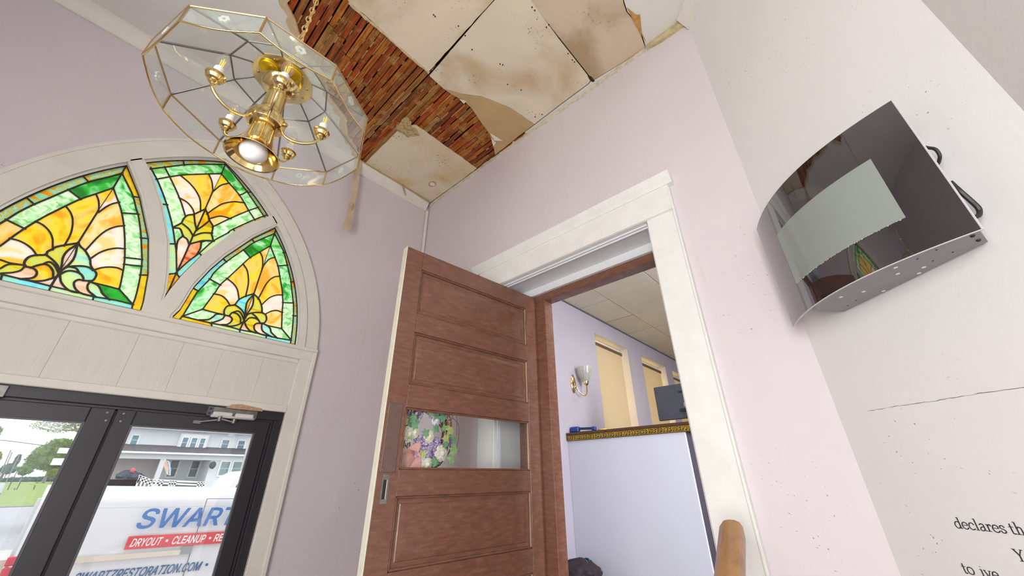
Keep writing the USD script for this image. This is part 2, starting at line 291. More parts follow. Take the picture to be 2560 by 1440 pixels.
for nm, pl in (('window_2', 'left'), ('window_3', 'back')):  # both windows are unseen, added to carry the room fill lights
    w = thing(nm, 'added tall plain sash window %s' % ('in the left wall of the entry' if pl == 'left' else 'in the wall behind the viewer'), 'window', kind='structure')
    if pl == 'left':
        f = extr(sbox(-1.05, .75, .55, 2.75).difference(unary_union([sbox(-.98, .82, -.28, 2.68), sbox(-.22, .82, .48, 2.68)])), .08)
        part(w, 'window_frame', frame(f, (-1.76, 0, 0), (0, 1, 0), (0, 0, 1), (1, 0, 0)), WHITE)
        part(w, 'pane', cbox(-1.735, -1.73, -.98, .48, .82, 2.68), GLASS)
    else:
        f = extr(sbox(1.35, .75, 2.45, 2.75).difference(sbox(1.42, .82, 2.38, 2.68)), .08)
        part(w, 'window_frame', frame(f, CR2 - W3N * .13, W3, (0, 0, 1), W3N), WHITE)
        part(w, 'pane', frame(extr(sbox(1.42, .82, 2.38, 2.68), .005), CR2 - W3N * .1, W3, (0, 0, 1), W3N), GLASS)
struct('floor', cbox(-1.85, 1.95, -1.9, 3.0, -.08, 0), mat('dark_entry_carpet', (.30, .25, .24), .9, var=.3, vs=60))
for k in range(4):
    struct('trim_step', cbox(1.0 + k * .225, 1.9, .3, 2.2, k * .1625, (k + 1) * .1625, .01), mat('dark_stair_wood', (.20, .10, .05), .5, var=.3, vs=9))

# ---------------------------------------------------------------- ceiling: torn plaster, loose boards, bare laths
def cpx(*q): return [tuple(atz(p, ZC)[:2]) for p in q]
room = Polygon([(-1.7, 3.0), (1.93, 3.0), (1.93, .06), tuple((CR2 - TN * .02)[:2]), (-1.7, -1.5)])
p4 = Polygon(cpx((905, 418), (1004, 316), (1013, 309), (1030, 318), (1195, 424), (1080, 507), (1062, 514)))
p4 = Polygon([(1.085, 2.945), (1.085, 2.30), (1.105, 2.235), (1.16, 2.16), (1.885, 2.147), (1.885, 2.945)])
p2 = Polygon([(-.35, .35), (.925, .35), (.940, 1.676), (.60, 1.682), (.52, 1.672), (-.35, 1.678)])
p5 = Polygon(cpx((1324, -60), (1323, 0), (1400, 98), (1462, 176), (1482, 202), (1560, 155), (1614, 120), (1606, 96), (1596, 70), (1580, 45), (1567, 30), (1559, 5), (1557, -60)))
tanp = Polygon(cpx((1108, 222), (1150, 234), (1205, 242), (1272, 268), (1336, 311), (1300, 338), (1238, 388), (1233, 365), (1224, 335), (1203, 306), (1180, 272), (1160, 252), (1148, 247), (1128, 236)))
p3 = Polygon(cpx((1073, 190), (1150, 100), (1235, 0), (1280, -60), (1320, -10), (1398, 98), (1460, 176), (1478, 200), (1470, 210), (1400, 262), (1336, 311), (1272, 268), (1205, 242), (1150, 234), (1108, 222)))
hole = Polygon([(-.35, 1.66), (.945, 1.66), (1.30, 1.60), (1.9, 1.50), (1.9, 2.25), (1.15, 2.25), (1.13, 3.0), (1.02, 2.96), (.93, 2.80), (.80, 2.72), (.70, 2.55), (.52, 2.46), (.40, 2.30), (.22, 2.22), (.10, 2.06), (.015, 1.99), (.03, 1.90), (-.02, 1.84), (-.35, 1.80)])
p5 = unary_union([p5, sbox(.60, .345, 1.48, .786)]).difference(p2.buffer(.004))
p3 = unary_union([p3, Polygon([(.948, .802), (1.30, .797), (1.30, 1.25), (.950, 1.45)])]).difference(p2.buffer(.003))
def ragged(poly, amp, step, seed):
    r = np.random.default_rng(seed); out = []
    for g in getattr(poly, 'geoms', [poly]):
        P = np.array(g.segmentize(step).exterior.coords)[:-1]
        out.append(Polygon(P + r.normal(0, amp, P.shape)).buffer(0))
    return unary_union(out)
ceil = thing('ceiling', 'water damaged ceiling with torn plaster, stained boards and bare laths', 'ceiling', kind='structure')
board_zone = unary_union([p2.buffer(.01), p3.buffer(.01), p4.buffer(.01), p5.buffer(.004), tanp.buffer(.01)])
rag = ragged(hole, .008, .03, 3)
plaster = room.difference(unary_union([rag, board_zone]))
part(ceil, 'plaster', flatxy(plaster, ZC, ZC + .03), PLASTER, 'white painted ceiling left around the hole')
# pale torn lip of the plaster around the hole
lip = ragged(hole.difference(sbox(-1, 1, .9, 1.70)), .012, .035, 5).buffer(.035).difference(hole.buffer(-.012)).intersection(sbox(-.35, 1.75, 1.05, 2.97)).difference(unary_union([p2.buffer(.03), p4.buffer(.02)]))
part(ceil, 'torn_plaster_edge', flatxy(lip, ZC - .004, ZC + .012), TANL, 'frayed tan paper edge of the torn plaster')
for nm, pl, m_, dz in (('ceiling_board', p2, 0, 0), ('ceiling_board', p3, 1, .001), ('ceiling_board', p5, 2, .002), ('ceiling_board', p4, 3, 0)):
    if m_ in (0, 3): pl = ragged(pl, .0016, .05, m_)
    part(ceil, nm, flatxy(pl.buffer(-.002), ZC + dz, ZC + dz + .012), BOARD[m_], ['stained ceiling board nearest the viewer', 'large stained ceiling board in the middle', 'greyish stained board beside the white plaster', 'stained board in the corner over the open door'][m_])
part(ceil, 'torn_paper_face', flatxy(ragged(tanp, .001, .04, 9), ZC + .002, ZC + .012), TAN, 'bare brown paper where the board has lost its face')
curl = [cpx((1148, 247), (1166, 252), (1160, 259)), cpx((1225, 332), (1244, 343), (1257, 352), (1236, 351)), cpx((1228, 344), (1240, 356), (1233, 366))]
part(ceil, 'paper_shred', [flatxy(Polygon(c), ZC - .004, ZC - .002) for c in curl], mat('torn_white_paper', (.82, .76, .62), .8), 'pale shreds of torn paper')
# flap of torn paper by the white plaster on the right
part(ceil, 'paper_shred', [flatxy(Polygon(cpx((1566, 17), (1590, 36), (1600, 36), (1604, 80), (1616, 106), (1600, 82), (1585, 54))), ZC - .006, ZC - .003)], mat('torn_orange_paper', (.62, .33, .10), .8, var=.3, vs=30), 'orange-brown torn flap')
part(ceil, 'nail_hole', flatxy(unary_union([Point(*cpx(q)[0]).buffer(.0048) for q in ((1084, 37), (1088, 41), (1250, 160), (1257, 162), (1269, 211), (1303, 225), (1330, 18), (1337, 26), (1372, 62), (1366, 68), (1420, 134), (1436, 155), (1431, 150), (1082, 458), (1163, 89), (1180, 124), (1146, 65), (1338, 292), (1355, 286))]), ZC - .002, ZC + .001), DARKW, 'rusty nail heads and holes')
part(ceil, 'knot_hole', flatxy(Polygon(cpx((1469, 190), (1478, 191), (1487, 202), (1482, 205), (1475, 200))), ZC - .003, ZC + .0005), DARKW)
ring = Point(*cpx((1081, 460))[0])
part(ceil, 'screw_patch', flatxy(affinity.scale(ring.buffer(.045), .8, 1.1), ZC - .002, ZC), TAN, 'torn ring around a screw')
part(ceil, 'screw_patch', flatxy(affinity.scale(ring.buffer(.026), 1, 1), ZC - .004, ZC), WHITE, 'white patch around a screw')
lump = Polygon(cpx((990, 322), (1000, 305), (1008, 296), (1018, 292), (1025, 299), (1031, 315), (1044, 328), (1050, 340), (1030, 336), (1018, 342), (1004, 330)))
part(ceil, 'plaster_crumb', flatxy(ragged(lump, .006, .02, 8), ZC - .007, ZC + .004), mat('ochre_crumb', (.60, .44, .20), .9, var=.5, vs=45, bump=.6, bs=50), 'crumbly plaster at the corner of the small board')
part(ceil, 'board_lip', flatxy(ragged(sbox(.30, 1.672, .948, 1.694), .003, .03, 12), ZC + .001, ZC + .010), mat('pale_board_edge', (.74, .60, .36), .85, var=.35, vs=35), 'pale broken edge of the nearest board')
# the laths
zone = hole.buffer(.05).intersection(sbox(-.40, 1.50, 1.94, 2.99)); pitch = .0462; k = 0
keys = []
x = -.38
while x < 1.90:
    w = pitch * rng.uniform(.80, .92); xx = x + rng.uniform(-.002, .002)
    strip = sbox(xx, 1.5, xx + w, 2.99).intersection(zone)
    if not strip.is_empty:
        y0, y1 = strip.bounds[1], strip.bounds[3]; cuts = [y0]
        if y1 - y0 > .7 and rng.random() < .8: cuts.append(rng.uniform(y0 + .3, y1 - .3))
        cuts.append(y1)
        for a, b in zip(cuts[:-1], cuts[1:]):
            if b - a < .03: continue
            z = ZC + .014 + rng.uniform(0, .006)
            m = cbox(xx, xx + w, a + .002, b - .002, z, z + .009, .0018)
            v = m.vertices; v[:, 0] += .003 * np.sin(v[:, 1] * 5 + x * 40); v[:, 2] += (v[:, 1] - a) * rng.uniform(-.006, .006)
            part(ceil, 'lath', m, LATH, smooth=False)
            for q in range(rng.integers(1, 4)):                    # plaster keys left in the gaps
                ya = rng.uniform(a, b); L = rng.uniform(.03, .22)
                keys.append(cbox(xx + w - .001, xx + w + rng.uniform(.003, .007), ya, min(b, ya + L), z - .002, z + .006, .001))
    x += pitch
part(ceil, 'plaster_key', keys, mat('ochre_plaster_residue', (.55, .37, .14), .9, var=.35, vs=40), 'old plaster left between the laths', kind='stuff', smooth=False)
part(ceil, 'attic_deck', cbox(-1.7, 2.2, -1.6, 3.2, ZC + .06, ZC + .10), DARKW, 'dark space above the laths')

# ---------------------------------------------------------------- mouldings
def prof_x(P, x0, x1):   # profile in (y, z) swept along x
    return frame(extr(Polygon(P), x1 - x0), (x0, 0, 0), (0, 1, 0), (0, 0, 1), (1, 0, 0))
crown = [(0, 0), (0, -.115), (-.016, -.115), (-.020, -.095), (-.034, -.075), (-.052, -.045), (-.060, -.022), (-.066, -.018), (-.066, 0)]
struct('trim_front', prof_x([(YF + a, ZC + b) for a, b in crown], -1.64, 1.862), CREAM, 'white crown moulding over the arched window')
struct('trim_corner', tube([(1.880, 2.948, z) for z in (0., 1.5, 3.0, 4.29)], .017, 8), CREAM, 'white corner bead between the two walls')
tp = [tuple((CR + TD * t + TN * o)[:2]) for t, o in ((-.03, 0), (-.03, .07), (.80, .07), (.845, 0))]
struct('trim_splay', frame(extr(Polygon([(a, b) for a, b in [(-y, z) for y, z in [(p[0], p[1]) for p in crown]]]), .83), CR + TD * 0.0 + np.array([0, 0, ZC]), TN, (0, 0, 1), TD), CREAM, 'white crown moulding above the splayed corner')
r = np.random.default_rng(21); n = 70; ys = np.linspace(2.93, .37, n); low = -.028 + r.normal(0, .004, n); low[::9] -= .012
strip = Polygon(list(zip(ys, np.full(n, 0.))) + list(zip(ys[::-1], low[::-1]))).buffer(0)
struct('trim_right', frame(extr(strip, .012), (XR - .012, 0, ZC - .004), (0, 1, 0), (0, 0, 1), (1, 0, 0)), mat('ragged_plaster_edge', (.78, .69, .53), .8, var=.25, vs=30), 'ragged strip of bare plaster where the cornice came off')
l2 = [(.35, 0), (.35, -.035), (.25, -.055), (.16, -.06), (.08, -.055), (.08, 0)]
struct('trim_right', frame(extr(Polygon(l2), .022), (XR - .022, 0, ZC - .002), (0, 1, 0), (0, 0, 1), (1, 0, 0)), mat('ochre_old_cornice', (.66, .54, .30), .7, var=.35, vs=22), 'broken end of old cornice stained ochre')
gapm = Polygon(list(zip(ys, np.full(n, .0))) + list(zip(ys[::-1], np.full(n, -.006))))
# torn brown paper hanging from the ceiling edge over the front wall
tp_ = [(1.05, 4.392), (1.2, 4.388), (1.4, 4.39), (1.6, 4.385), (1.74, 4.375), (1.86, 4.372), (1.86, 4.398), (1.05, 4.4)]
solo('paper_strip', [wallxz(Polygon(tp_), YF - .075, YF - .07), wallxz(Polygon([(1.505, 4.40), (1.52, 4.40), (1.545, 4.33), (1.565, 4.285), (1.553, 4.283), (1.53, 4.32), (1.512, 4.36)]), YF - .078, YF - .075)], TAN, 'torn brown paper along the top of the white crown moulding', 'torn paper')
# long strip of tape hanging down
tz = [(1.015, 2.90, 4.40), (1.02, 2.895, 4.28), (1.032, 2.89, 4.1), (1.040, 2.885, 3.95), (1.043, 2.88, 3.80), (1.043, 2.865, 3.68), (1.028, 2.845, 3.545)]
V = []; wv = [.030, .030, .028, .026, .026, .030, .036]
sp = spline(tz, 6); wv = np.interp(np.linspace(0, 1, len(sp)), np.linspace(0, 1, 7), wv)
V = np.vstack([np.vstack([p + np.array([-w, 0, 0]), p + np.array([w, -.006, 0]), p + np.array([w, -.0045, 0]), p + np.array([-w, .0015, 0])]) for p, w in zip(sp, wv)])
Fq = []
for i in range(len(sp) - 1):
    for q in range(4): Fq.append((i * 4 + q, i * 4 + (q + 1) % 4, i * 4 + 4 + (q + 1) % 4, i * 4 + 4 + q))
Fq += [(0, 3, 2, 1), tuple(len(V) - 4 + k for k in range(4))]
tm = trimesh.Trimesh(V, [t for a, b, c, d in Fq for t in ((a, b, c), (a, c, d))], process=False)
tape = thing('hanging_tape', 'stained strip of wall tape dangling from the ceiling beside the glass lamp', 'tape', (1.02, 2.89, 4.40))
part(tape, 'strip', tm, mat('stained_tape', (.66, .52, .36), .8, var=.28, vs=7, stretch=(1, 1, .6)))
part(tape, 'stain', tube([(1.046, 2.872, 3.86), (1.050, 2.870, 3.82), (1.046, 2.871, 3.77)], [.003, .009, .002], 6), TAN, 'brown torn spot')

# ---------------------------------------------------------------- casing of the arched window and front door
trim = thing('trim_arch', 'wide cream painted casing around the pointed stained glass window', kind='structure')
part(trim, 'arch_casing', wallxz(arch(RO, 2.47).difference(arch(RI + .012, 2.40)), YF - .028, YF + .002), CREAM)
part(trim, 'arch_bead', wallxz(arch(RI + .045, 2.47).difference(arch(RI - .004, 2.40)), YF - .040, YF - .026), CREAM)
part(trim, 'arch_edge', wallxz(arch(RO + .006, 2.47).difference(arch(RO - .014, 2.40)), YF - .032, YF - .001), CREAM)
dt = thing('trim_entry', 'cream painted panelled head and legs around the black front doors', kind='structure')
for s in (-1, 1):
    xa, xb = (DX1, DX1 + .105) if s > 0 else (DX0 - .105, DX0)
    part(dt, 'casing_leg', cbox(xa, xb, YF - .026, YF, 0, 2.485, .004), CREAM)
    xe = xb if s > 0 else xa
    part(dt, 'edge_bead', cbox(xe - .020, xe + .006, YF - .036, YF - .024, 0, 2.49, .004), CREAM)
part(dt, 'head_rail', cbox(DX0 - .105, DX1 + .105, YF - .03, YF, 2.395, 2.485, .004), CREAM)
part(dt, 'head_rail', cbox(DX0 - .111, DX1 + .111, YF - .042, YF - .02, 2.462, 2.49, .005), CREAM)
part(dt, 'inner_bead', cbox(DX0, DX1, YF - .024, YF, 2.362, 2.395, .006), CREAM)
seams = [DX0, -.475, -.19, .087, .292, .493, .73, DX1]
for a, b in zip(seams[:-1], seams[1:]):
    part(dt, 'plank', cbox(a + .0003, b - .0003, YF - .013 - .001 * (len(_used) % 2), YF + .02, 2.062, 2.365, .0006), mat('rough_cream_board', (.755, .715, .66), .55, var=.06, vs=9, bump=.12, bs=14, stretch=(9, 9, .8)))
part(dt, 'door_head_strip', cbox(DX0, DX1, YF - .030, YF + .03, 2.022, 2.066, .004), CREAM)
solo('rust_stain', wallxz(Polygon([(.60, 2.012), (.63, 2.035), (.68, 2.043), (.74, 2.036), (.80, 2.03), (.81, 2.012)]), YF - .0315, YF - .030), mat('rust_brown', (.55, .36, .20), .7, var=.3, vs=60), 'rusty stain on the cream strip above the right door closer', 'stain')
# ================================================================ stained glass: leads traced on the wall plane, panes are the faces between them
ZM = {'a': (6.4, 0, 400), 'b': (6.4, 0, 590), 'c': (7.2, 350, 380), 'd': (6.0, 350, 520), 'e': (7.3143, 420, 560), 'f': (7.3143, 420, 690)}
def tr(txt):
    """'a 10,20 30,40 b 5,6' -> points on the wall plane in (x, z)."""
    out, z = [], None
    for w in txt.split():
        if w in ZM: z = ZM[w]
        else:
            u, v = map(float, w.split(',')); p = aty((u / z[0] + z[1], v / z[0] + z[2]), YF); out.append((p[0], p[2]))
    return np.array(out)
def mir(P): Q = np.array(P).copy(); Q[:, 0] = 2 * X0A - Q[:, 0]; return Q
BZ = 2.498
# mullions of the Y tracery
mul_r = np.vstack([tr('e 2000,40 1540,260 1030,600 760,830 450,1160'), tr('f 200,620 60,750'), [(.20, 2.44), (.115, 2.44)], tr('d 385,1330 440,1250 620,1030 935,715 1060,630 1440,350 c 1900,1345 2370,1160'), [(.62, 3.60)]])
mul_l = np.vstack([tr('a 2035,60'), [(-.36, 3.55), (-.27, 3.60)], tr('c 60,195 215,480 365,925 d 330,0 425,530 415,985 375,1280'), [(.13, 2.44), (.0, 2.44)], tr('b 2260,1210 2310,1050 2385,620 a 2390,1250 2250,590')])
def smooth_side(P): return P
ML, MR_ = Polygon(mul_l).buffer(0), Polygon(mul_r).buffer(0)
lights = arch(RI - .004, BZ).difference(unary_union([ML, MR_]))
regs = sorted([g for g in lights.geoms if g.area > .05], key=lambda g: g.centroid.x)
assert len(regs) == 3, len(regs)
win = thing('window_1', 'pointed arch window of stained glass above the black front doors', 'window', (X0A, YF, BZ), kind='structure')
full = arch(RI + .004, 2.47)
part(win, 'mullion', wallxz(unary_union([ML.buffer(.002)]).intersection(full), YF - .034, YF + .05), CREAM, 'left curved cream mullion')
part(win, 'mullion', wallxz(unary_union([MR_.buffer(.002)]).intersection(full), YF - .033, YF + .05), CREAM, 'right curved cream mullion')
inner = unary_union([ML.buffer(.002), MR_.buffer(.002)]).buffer(-.014).buffer(.001)
part(win, 'mullion_face', wallxz(inner.intersection(full), YF - .040, YF - .030), CREAM)

R_ = {}
R_['out'] = ['e 1955,165 1590,325 1400,455 1070,685 850,880 770,1000 560,1215 f 500,350 270,730', 'e 2000,50 1955,165 1880,390', 'e 1955,165 2080,410 2130,520 2190,750 2250,1000 f 2255,90 2290,400 2305,600 2290,900 2260,1165 2240,1260',
  'e 1880,390 1690,500 1510,605 1380,720 1090,990 960,1105 860,1260 f 850,315 640,600', 'e 1880,390 1960,600 2020,760 2050,940 2095,1200 f 2100,340 2110,480 2095,660 2090,800 2085,955',
  'f 2085,955 2260,1165', 'f 640,600 270,728', 'f 270,730 500,785 800,855 1100,915 1320,975 1600,1030 1800,1080 2050,1135 2260,1170', 'f 270,730 205,800',
  'e 1510,240 1590,325', 'e 990,600 1075,685', 'e 440,1150 555,1215', 'f 2255,100 2380,100', 'f 2295,718 2430,730', 'e 2115,518 2240,508', 'f 805,845 805,950', 'f 1325,970 1315,1060', 'f 1806,1080 1798,1180',
  'e 1385,465 1515,608', 'e 765,995 965,1108', 'e 2015,760 2195,744', 'f 2105,480 2300,486',
  'e 1740,790 1680,960 1580,1265', 'e 1690,505 1735,610 1740,740 1728,810', 'e 1960,598 1860,635 1780,720 1728,810', 'e 1380,722 1450,830 1475,950 1475,1100 1430,1300 f 1428,365',
  'e 1085,988 1200,1080 1270,1180 1300,1317 f 1302,425', 'f 845,318 980,350 1080,430 1140,530', 'e 2055,944 1930,970 1810,1080 1690,1300 f 1655,410', 'f 2105,340 1980,345 1850,400 1722,520', 'f 2100,660 2000,625 1900,635 1785,690',
  'f 2085,955 1850,905 1755,868', 'f 635,600 830,655 1035,702']
R_['leaf'] = ['f 1572,318 1430,360 1310,420 1260,480 1220,520 1100,540 1050,590 1030,650 1050,710 1130,725 1180,780 1150,840 1080,880 1000,885', 'f 1240,525 1330,590 1390,670 1412,745', 'f 1130,722 1180,665 1270,685 1330,760 1335,845',
  'f 1200,655 1290,635 1350,690 1392,790', 'f 1412,740 1390,820 1300,880 1180,910 1080,905 990,885', 'f 1568,335 1460,460 1430,580 1412,745', 'f 1568,335 1570,450 1540,560 1412,745', 'f 1572,318 1660,400 1700,480 1725,570 1730,660 1790,700 1810,780 1770,850 1680,855 1610,870 1580,920 1600,990 1680,1050 1815,1085',
  'f 1412,765 1480,690 1600,660 1735,665', 'f 1420,830 1500,760 1600,765 1670,810 1690,858', 'f 1560,690 1620,740 1665,805', 'f 1400,800 1430,900 1500,990 1605,1034', 'f 1725,872 1720,950 1760,1020 1905,1106', 'f 1750,866 1840,910 1880,960 1900,1030 2005,1128', 'f 1405,800 1322,978',
  'f 1035,700 900,690 830,740 740,790 570,798', 'f 1045,715 1000,780 900,820 790,855']
R_['thin'] = ['e 1880,390 1735,800', 'f 1568,335 1412,745']
L_ = {}
mR = {k: [mir(tr(t)) for t in R_[k]] for k in R_}
def below(P, zmax): return P[P[:, 1] < zmax]
zA = tr('a 0,1005')[0][1]; zE = tr('a 0,1365')[0][1]; xH = tr('b 0,600')[0][0]
Dm, Fm = mR['out'][2], mR['out'][4]
Hm = mR['out'][7]; Hm = Hm[Hm[:, 0] < xH - .03][::1]
cornerG, cornerF = mir(tr('f 2260,1165'))[0], mir(tr('f 2085,955'))[0]
L_['out'] = ['a 2030,70 1955,200 1815,435', 'a 1955,200 2000,290 2060,410 2130,560 2180,760 2220,900 2255,1150 b 2270,200 2275,400 2250,620 2215,800 2170,980 2125,1095 2105,1220',
  'a 1815,435 1880,610 1940,790 1980,1000 2000,1250 b 2000,200 2000,330 1985,480 1960,620 1935,750 1910,845', 'b 1905,838 2130,1090', 'b 1910,845 1750,800 1470,733',
  'b 32,610 0,725', 'b 825,785 780,870', 'b 1505,960 1475,1045', 'a 425,590 545,695', 'a 1325,240 1410,330', 'a 2135,572 2280,598', 'a 2260,1238 2430,1252', 'b 2245,615 2430,620', 'a 1095,465 1290,615', 'a 100,943 395,1088', 'a 1955,835 2215,856', 'b 2000,335 2275,366', 'b 1990,445 2270,476',
  'a 1575,800 1450,1000 1280,1270 1240,1335', 'a 1540,535 1580,640 1585,760 1565,815', 'a 1910,665 1800,690 1690,745 1590,820 1565,830', 'a 1055,728 1130,830 1165,950 1150,1110 1100,1240 1030,1360', 'a 580,975 690,1030 790,1130 840,1240 845,1330 b 845,205', 'a 165,1245 300,1280 420,1340 520,1420 b 585,295',
  'a 1990,1040 1850,1060 1700,1120 1560,1230 1450,1350 b 1365,225', 'b 2000,196 1870,185 1720,210 1580,265 1440,360', 'b 1968,537 1880,500 1750,487 1620,500 1490,540']
L_['leaf'] = ['b 1252,103 1040,135 900,165 840,200 760,240 735,290 600,295 500,310 430,350 390,410 400,475 500,495 570,535 590,585 560,640 480,668 330,677', 'b 735,288 840,370 920,460 955,565', 'b 955,575 930,630 840,665 700,705 520,712 320,675', 'b 498,497 600,460 720,440 800,480 850,560 850,655', 'b 690,440 790,405 880,470 940,590',
  'b 1240,125 1090,220 1010,330 985,480 957,560', 'b 1240,125 1215,260 1170,370 1080,470 957,560', 'b 1252,103 1300,170 1365,225 1410,300 1445,370 1450,450 1480,510 1540,580 1535,640 1480,705 1350,705 1260,690 1190,730 1190,800 1240,870 1330,920 1540,968', 'b 957,568 1070,490 1250,470 1400,485 1490,535', 'b 965,605 1060,555 1160,550 1280,590 1330,650 1335,700', 'b 1120,485 1220,510 1275,590',
  'b 957,590 975,720 1050,820 1150,880 1290,903', 'b 1440,725 1400,790 1420,870 1535,966', 'b 1455,725 1560,775 1610,840 1640,910 1750,1008', 'b 925,615 812,796']
L_['thin'] = ['a 1815,440 1568,810', 'b 1225,140 960,550']
Lx = [np.vstack([tr('a 1960,200 1750,258 1440,333 1100,462 800,592 540,700 310,815 100,945 0,1005'), below(Dm, zA - .05)]),
      np.vstack([tr('a 1815,435 1600,510 1300,610 1050,725 700,900 390,1085 170,1240 0,1365'), below(Fm, zE - .05)]),
      np.vstack([tr('b 2130,1090 1900,1030 1740,1000 1500,960 1250,895 800,790 500,715 300,670 0,600'), Hm[np.argsort(-Hm[:, 0])], [cornerG]]),
      np.vstack([[cornerF], [cornerG]]), np.vstack([tr('b 397,458 150,420 0,370'), [cornerF]]),
      np.vstack([tr('b 397,458 200,440 100,455 0,510'), mir(tr('f 1900,1030 2005,1128'))]), np.vstack([tr('b 400,470 330,540 200,575 0,590'), mir(tr('f 1815,1090'))])]
C_ = {}
C_['out'] = ['c 100,303 450,262 790,220 1100,210 1540,215', 'c 1540,215 1700,400 1930,700 2130,990 2250,1160 2300,1215', 'c 200,270 215,305 310,480 400,690 485,930 550,1160 600,1380 d 530,520 548,650 555,945', 'c 360,922 495,937', 'd 400,530 545,530', 'd 400,988 560,972', 'c 60,305 225,292',
  'c 2270,1130 2060,1210 1700,1370 1590,1440 d 1330,365 1100,490 900,665 720,800 560,950', 'd 880,655 960,735', 'd 1405,310 1450,370', 'd 560,940 415,1280', 'd 545,968 600,1035', 'c 300,478 540,435 750,405 1000,390 1475,380', 'c 450,258 540,435 640,640 740,880 825,1150', 'c 1470,380 1610,550 1800,770 1960,1040 2075,1215',
  'c 2140,985 1960,1045 1640,1180 1310,1340', 'c 1570,100 1540,215 1472,382', 'c 1320,690 1180,1015', 'c 1795,767 1870,740 1940,695', 'c 1955,716 2080,705', 'c 775,120 802,225', 'c 740,415 900,550 1020,700 1090,860 1095,1060', 'c 1243,385 1300,520 1318,700', 'c 1615,548 1460,590 1318,705', 'c 710,810 860,900 950,1010 988,1110', 'c 1888,906 1700,885 1500,920 1340,1010 1210,1105', 'c 1640,1190 1450,1145 1245,1195']
C_['leaf'] = ['d 985,8 900,45 815,85 720,100 660,150 620,220 500,285 600,300 640,380 650,415 710,460 745,545 760,530 850,505 960,480 1095,482 1080,380 1100,270 1050,180 1020,80 985,8', 'd 815,82 830,220 857,325', 'd 1040,185 950,260 857,322', 'd 987,10 850,315 800,410 745,540', 'd 652,235 740,310 800,410', 'd 1085,368 940,367 800,415',
  'd 650,408 570,490 548,650', 'd 745,535 720,600 640,780 560,945', 'd 925,500 910,600 850,700', 'd 925,505 1010,480 1110,490']
C_['thin'] = ['c 1475,380 1322,695']
def ext(P, d=.003):
    P = np.array(P, float); a = P[0] - P[1]; b = P[-1] - P[-2]
    return np.vstack([P[0] + a / np.linalg.norm(a) * d, P, P[-1] + b / np.linalg.norm(b) * d])
BL_, AM_, OL_ = (.22, .80, .92), (.86, .50, .02), (.55, .58, .10)
SGM = {'border': stained('glass_streaky_border', [(.92, .52, .04), (.80, .78, .20), (.35, .88, .92), (.95, .66, .06), (.45, .92, 1.0), (.66, .80, .40), (.92, .56, .05)], 13., (1, 1, 1.5), 1.2, 1.0, .36),
       'blue': stained('glass_sky_blue', [(.30, .82, .90), (.50, .95, 1.0), (.62, .90, .70), (.40, .92, 1.0)], 6., (.6, 1, 3), 1.),
       'yel': stained('glass_strong_yellow', [(.95, .58, .03), (1., .86, .05), (1., .74, .03)], 8., (1, 1, 1), 1.),
       'green': stained('glass_mottled_green', [(.14, .62, .16), (.50, .90, .48), (.86, 1., .82), (.40, .86, .40)], 9., (1, 1, 1.4), 1.6),
       'pale': stained('glass_pale_green', [(.40, .78, .36), (.74, .96, .66), (.96, 1., .90), (.66, .94, .52)], 16., (1, 1, 1.3), 1.2),
       'deep': stained('glass_deep_green', [(.02, .44, .06), (.10, .68, .12), (.80, .98, .80)], 8., (1, 1, 1.2), 1.5),
       'amber': stained('glass_amber', [(1., .66, .14), (1., .82, .42), (1., .90, .62), (1., .74, .20)], 6., (1.3, 1, .8), 1.6),
       'gold': stained('glass_golden', [(1., .60, .04), (1., .86, .10), (1., .82, .36), (1., .68, .08)], 6., (1, 1, .7), 1.6),
       'cream': stained('glass_creamy_pink', [(1., .84, .48), (1., .94, .82), (1., .90, .86), (1., .76, .22)], 5., (1, 1, 1), 1.4),
       'olive': stained('glass_olive_yellow', [(.80, .60, .02), (.95, .84, .08), (.78, .84, .40), (.98, .86, .08)], 8., (.6, 1, 2.2), 1.),
       'mint': stained('glass_pale_blue_green', [(.55, .86, .74), (.74, .98, .80), (.86, .92, .45), (.66, .96, .98)], 8., (.6, 1, 2.2), 1.),
       'pink': stained('glass_salmon', [(1., .66, .40), (1., .82, .68), (1., .93, .86)], 9., (.6, 1, 2), 1.),
       'red': stained('glass_red_orange', [(.95, .12, .10), (1., .45, .12), (1., .70, .50), (.96, .22, .08)], 9., (.6, 1, 2), 1.)}
CAME = mat('lead_came', (.030, .022, .012), .6)
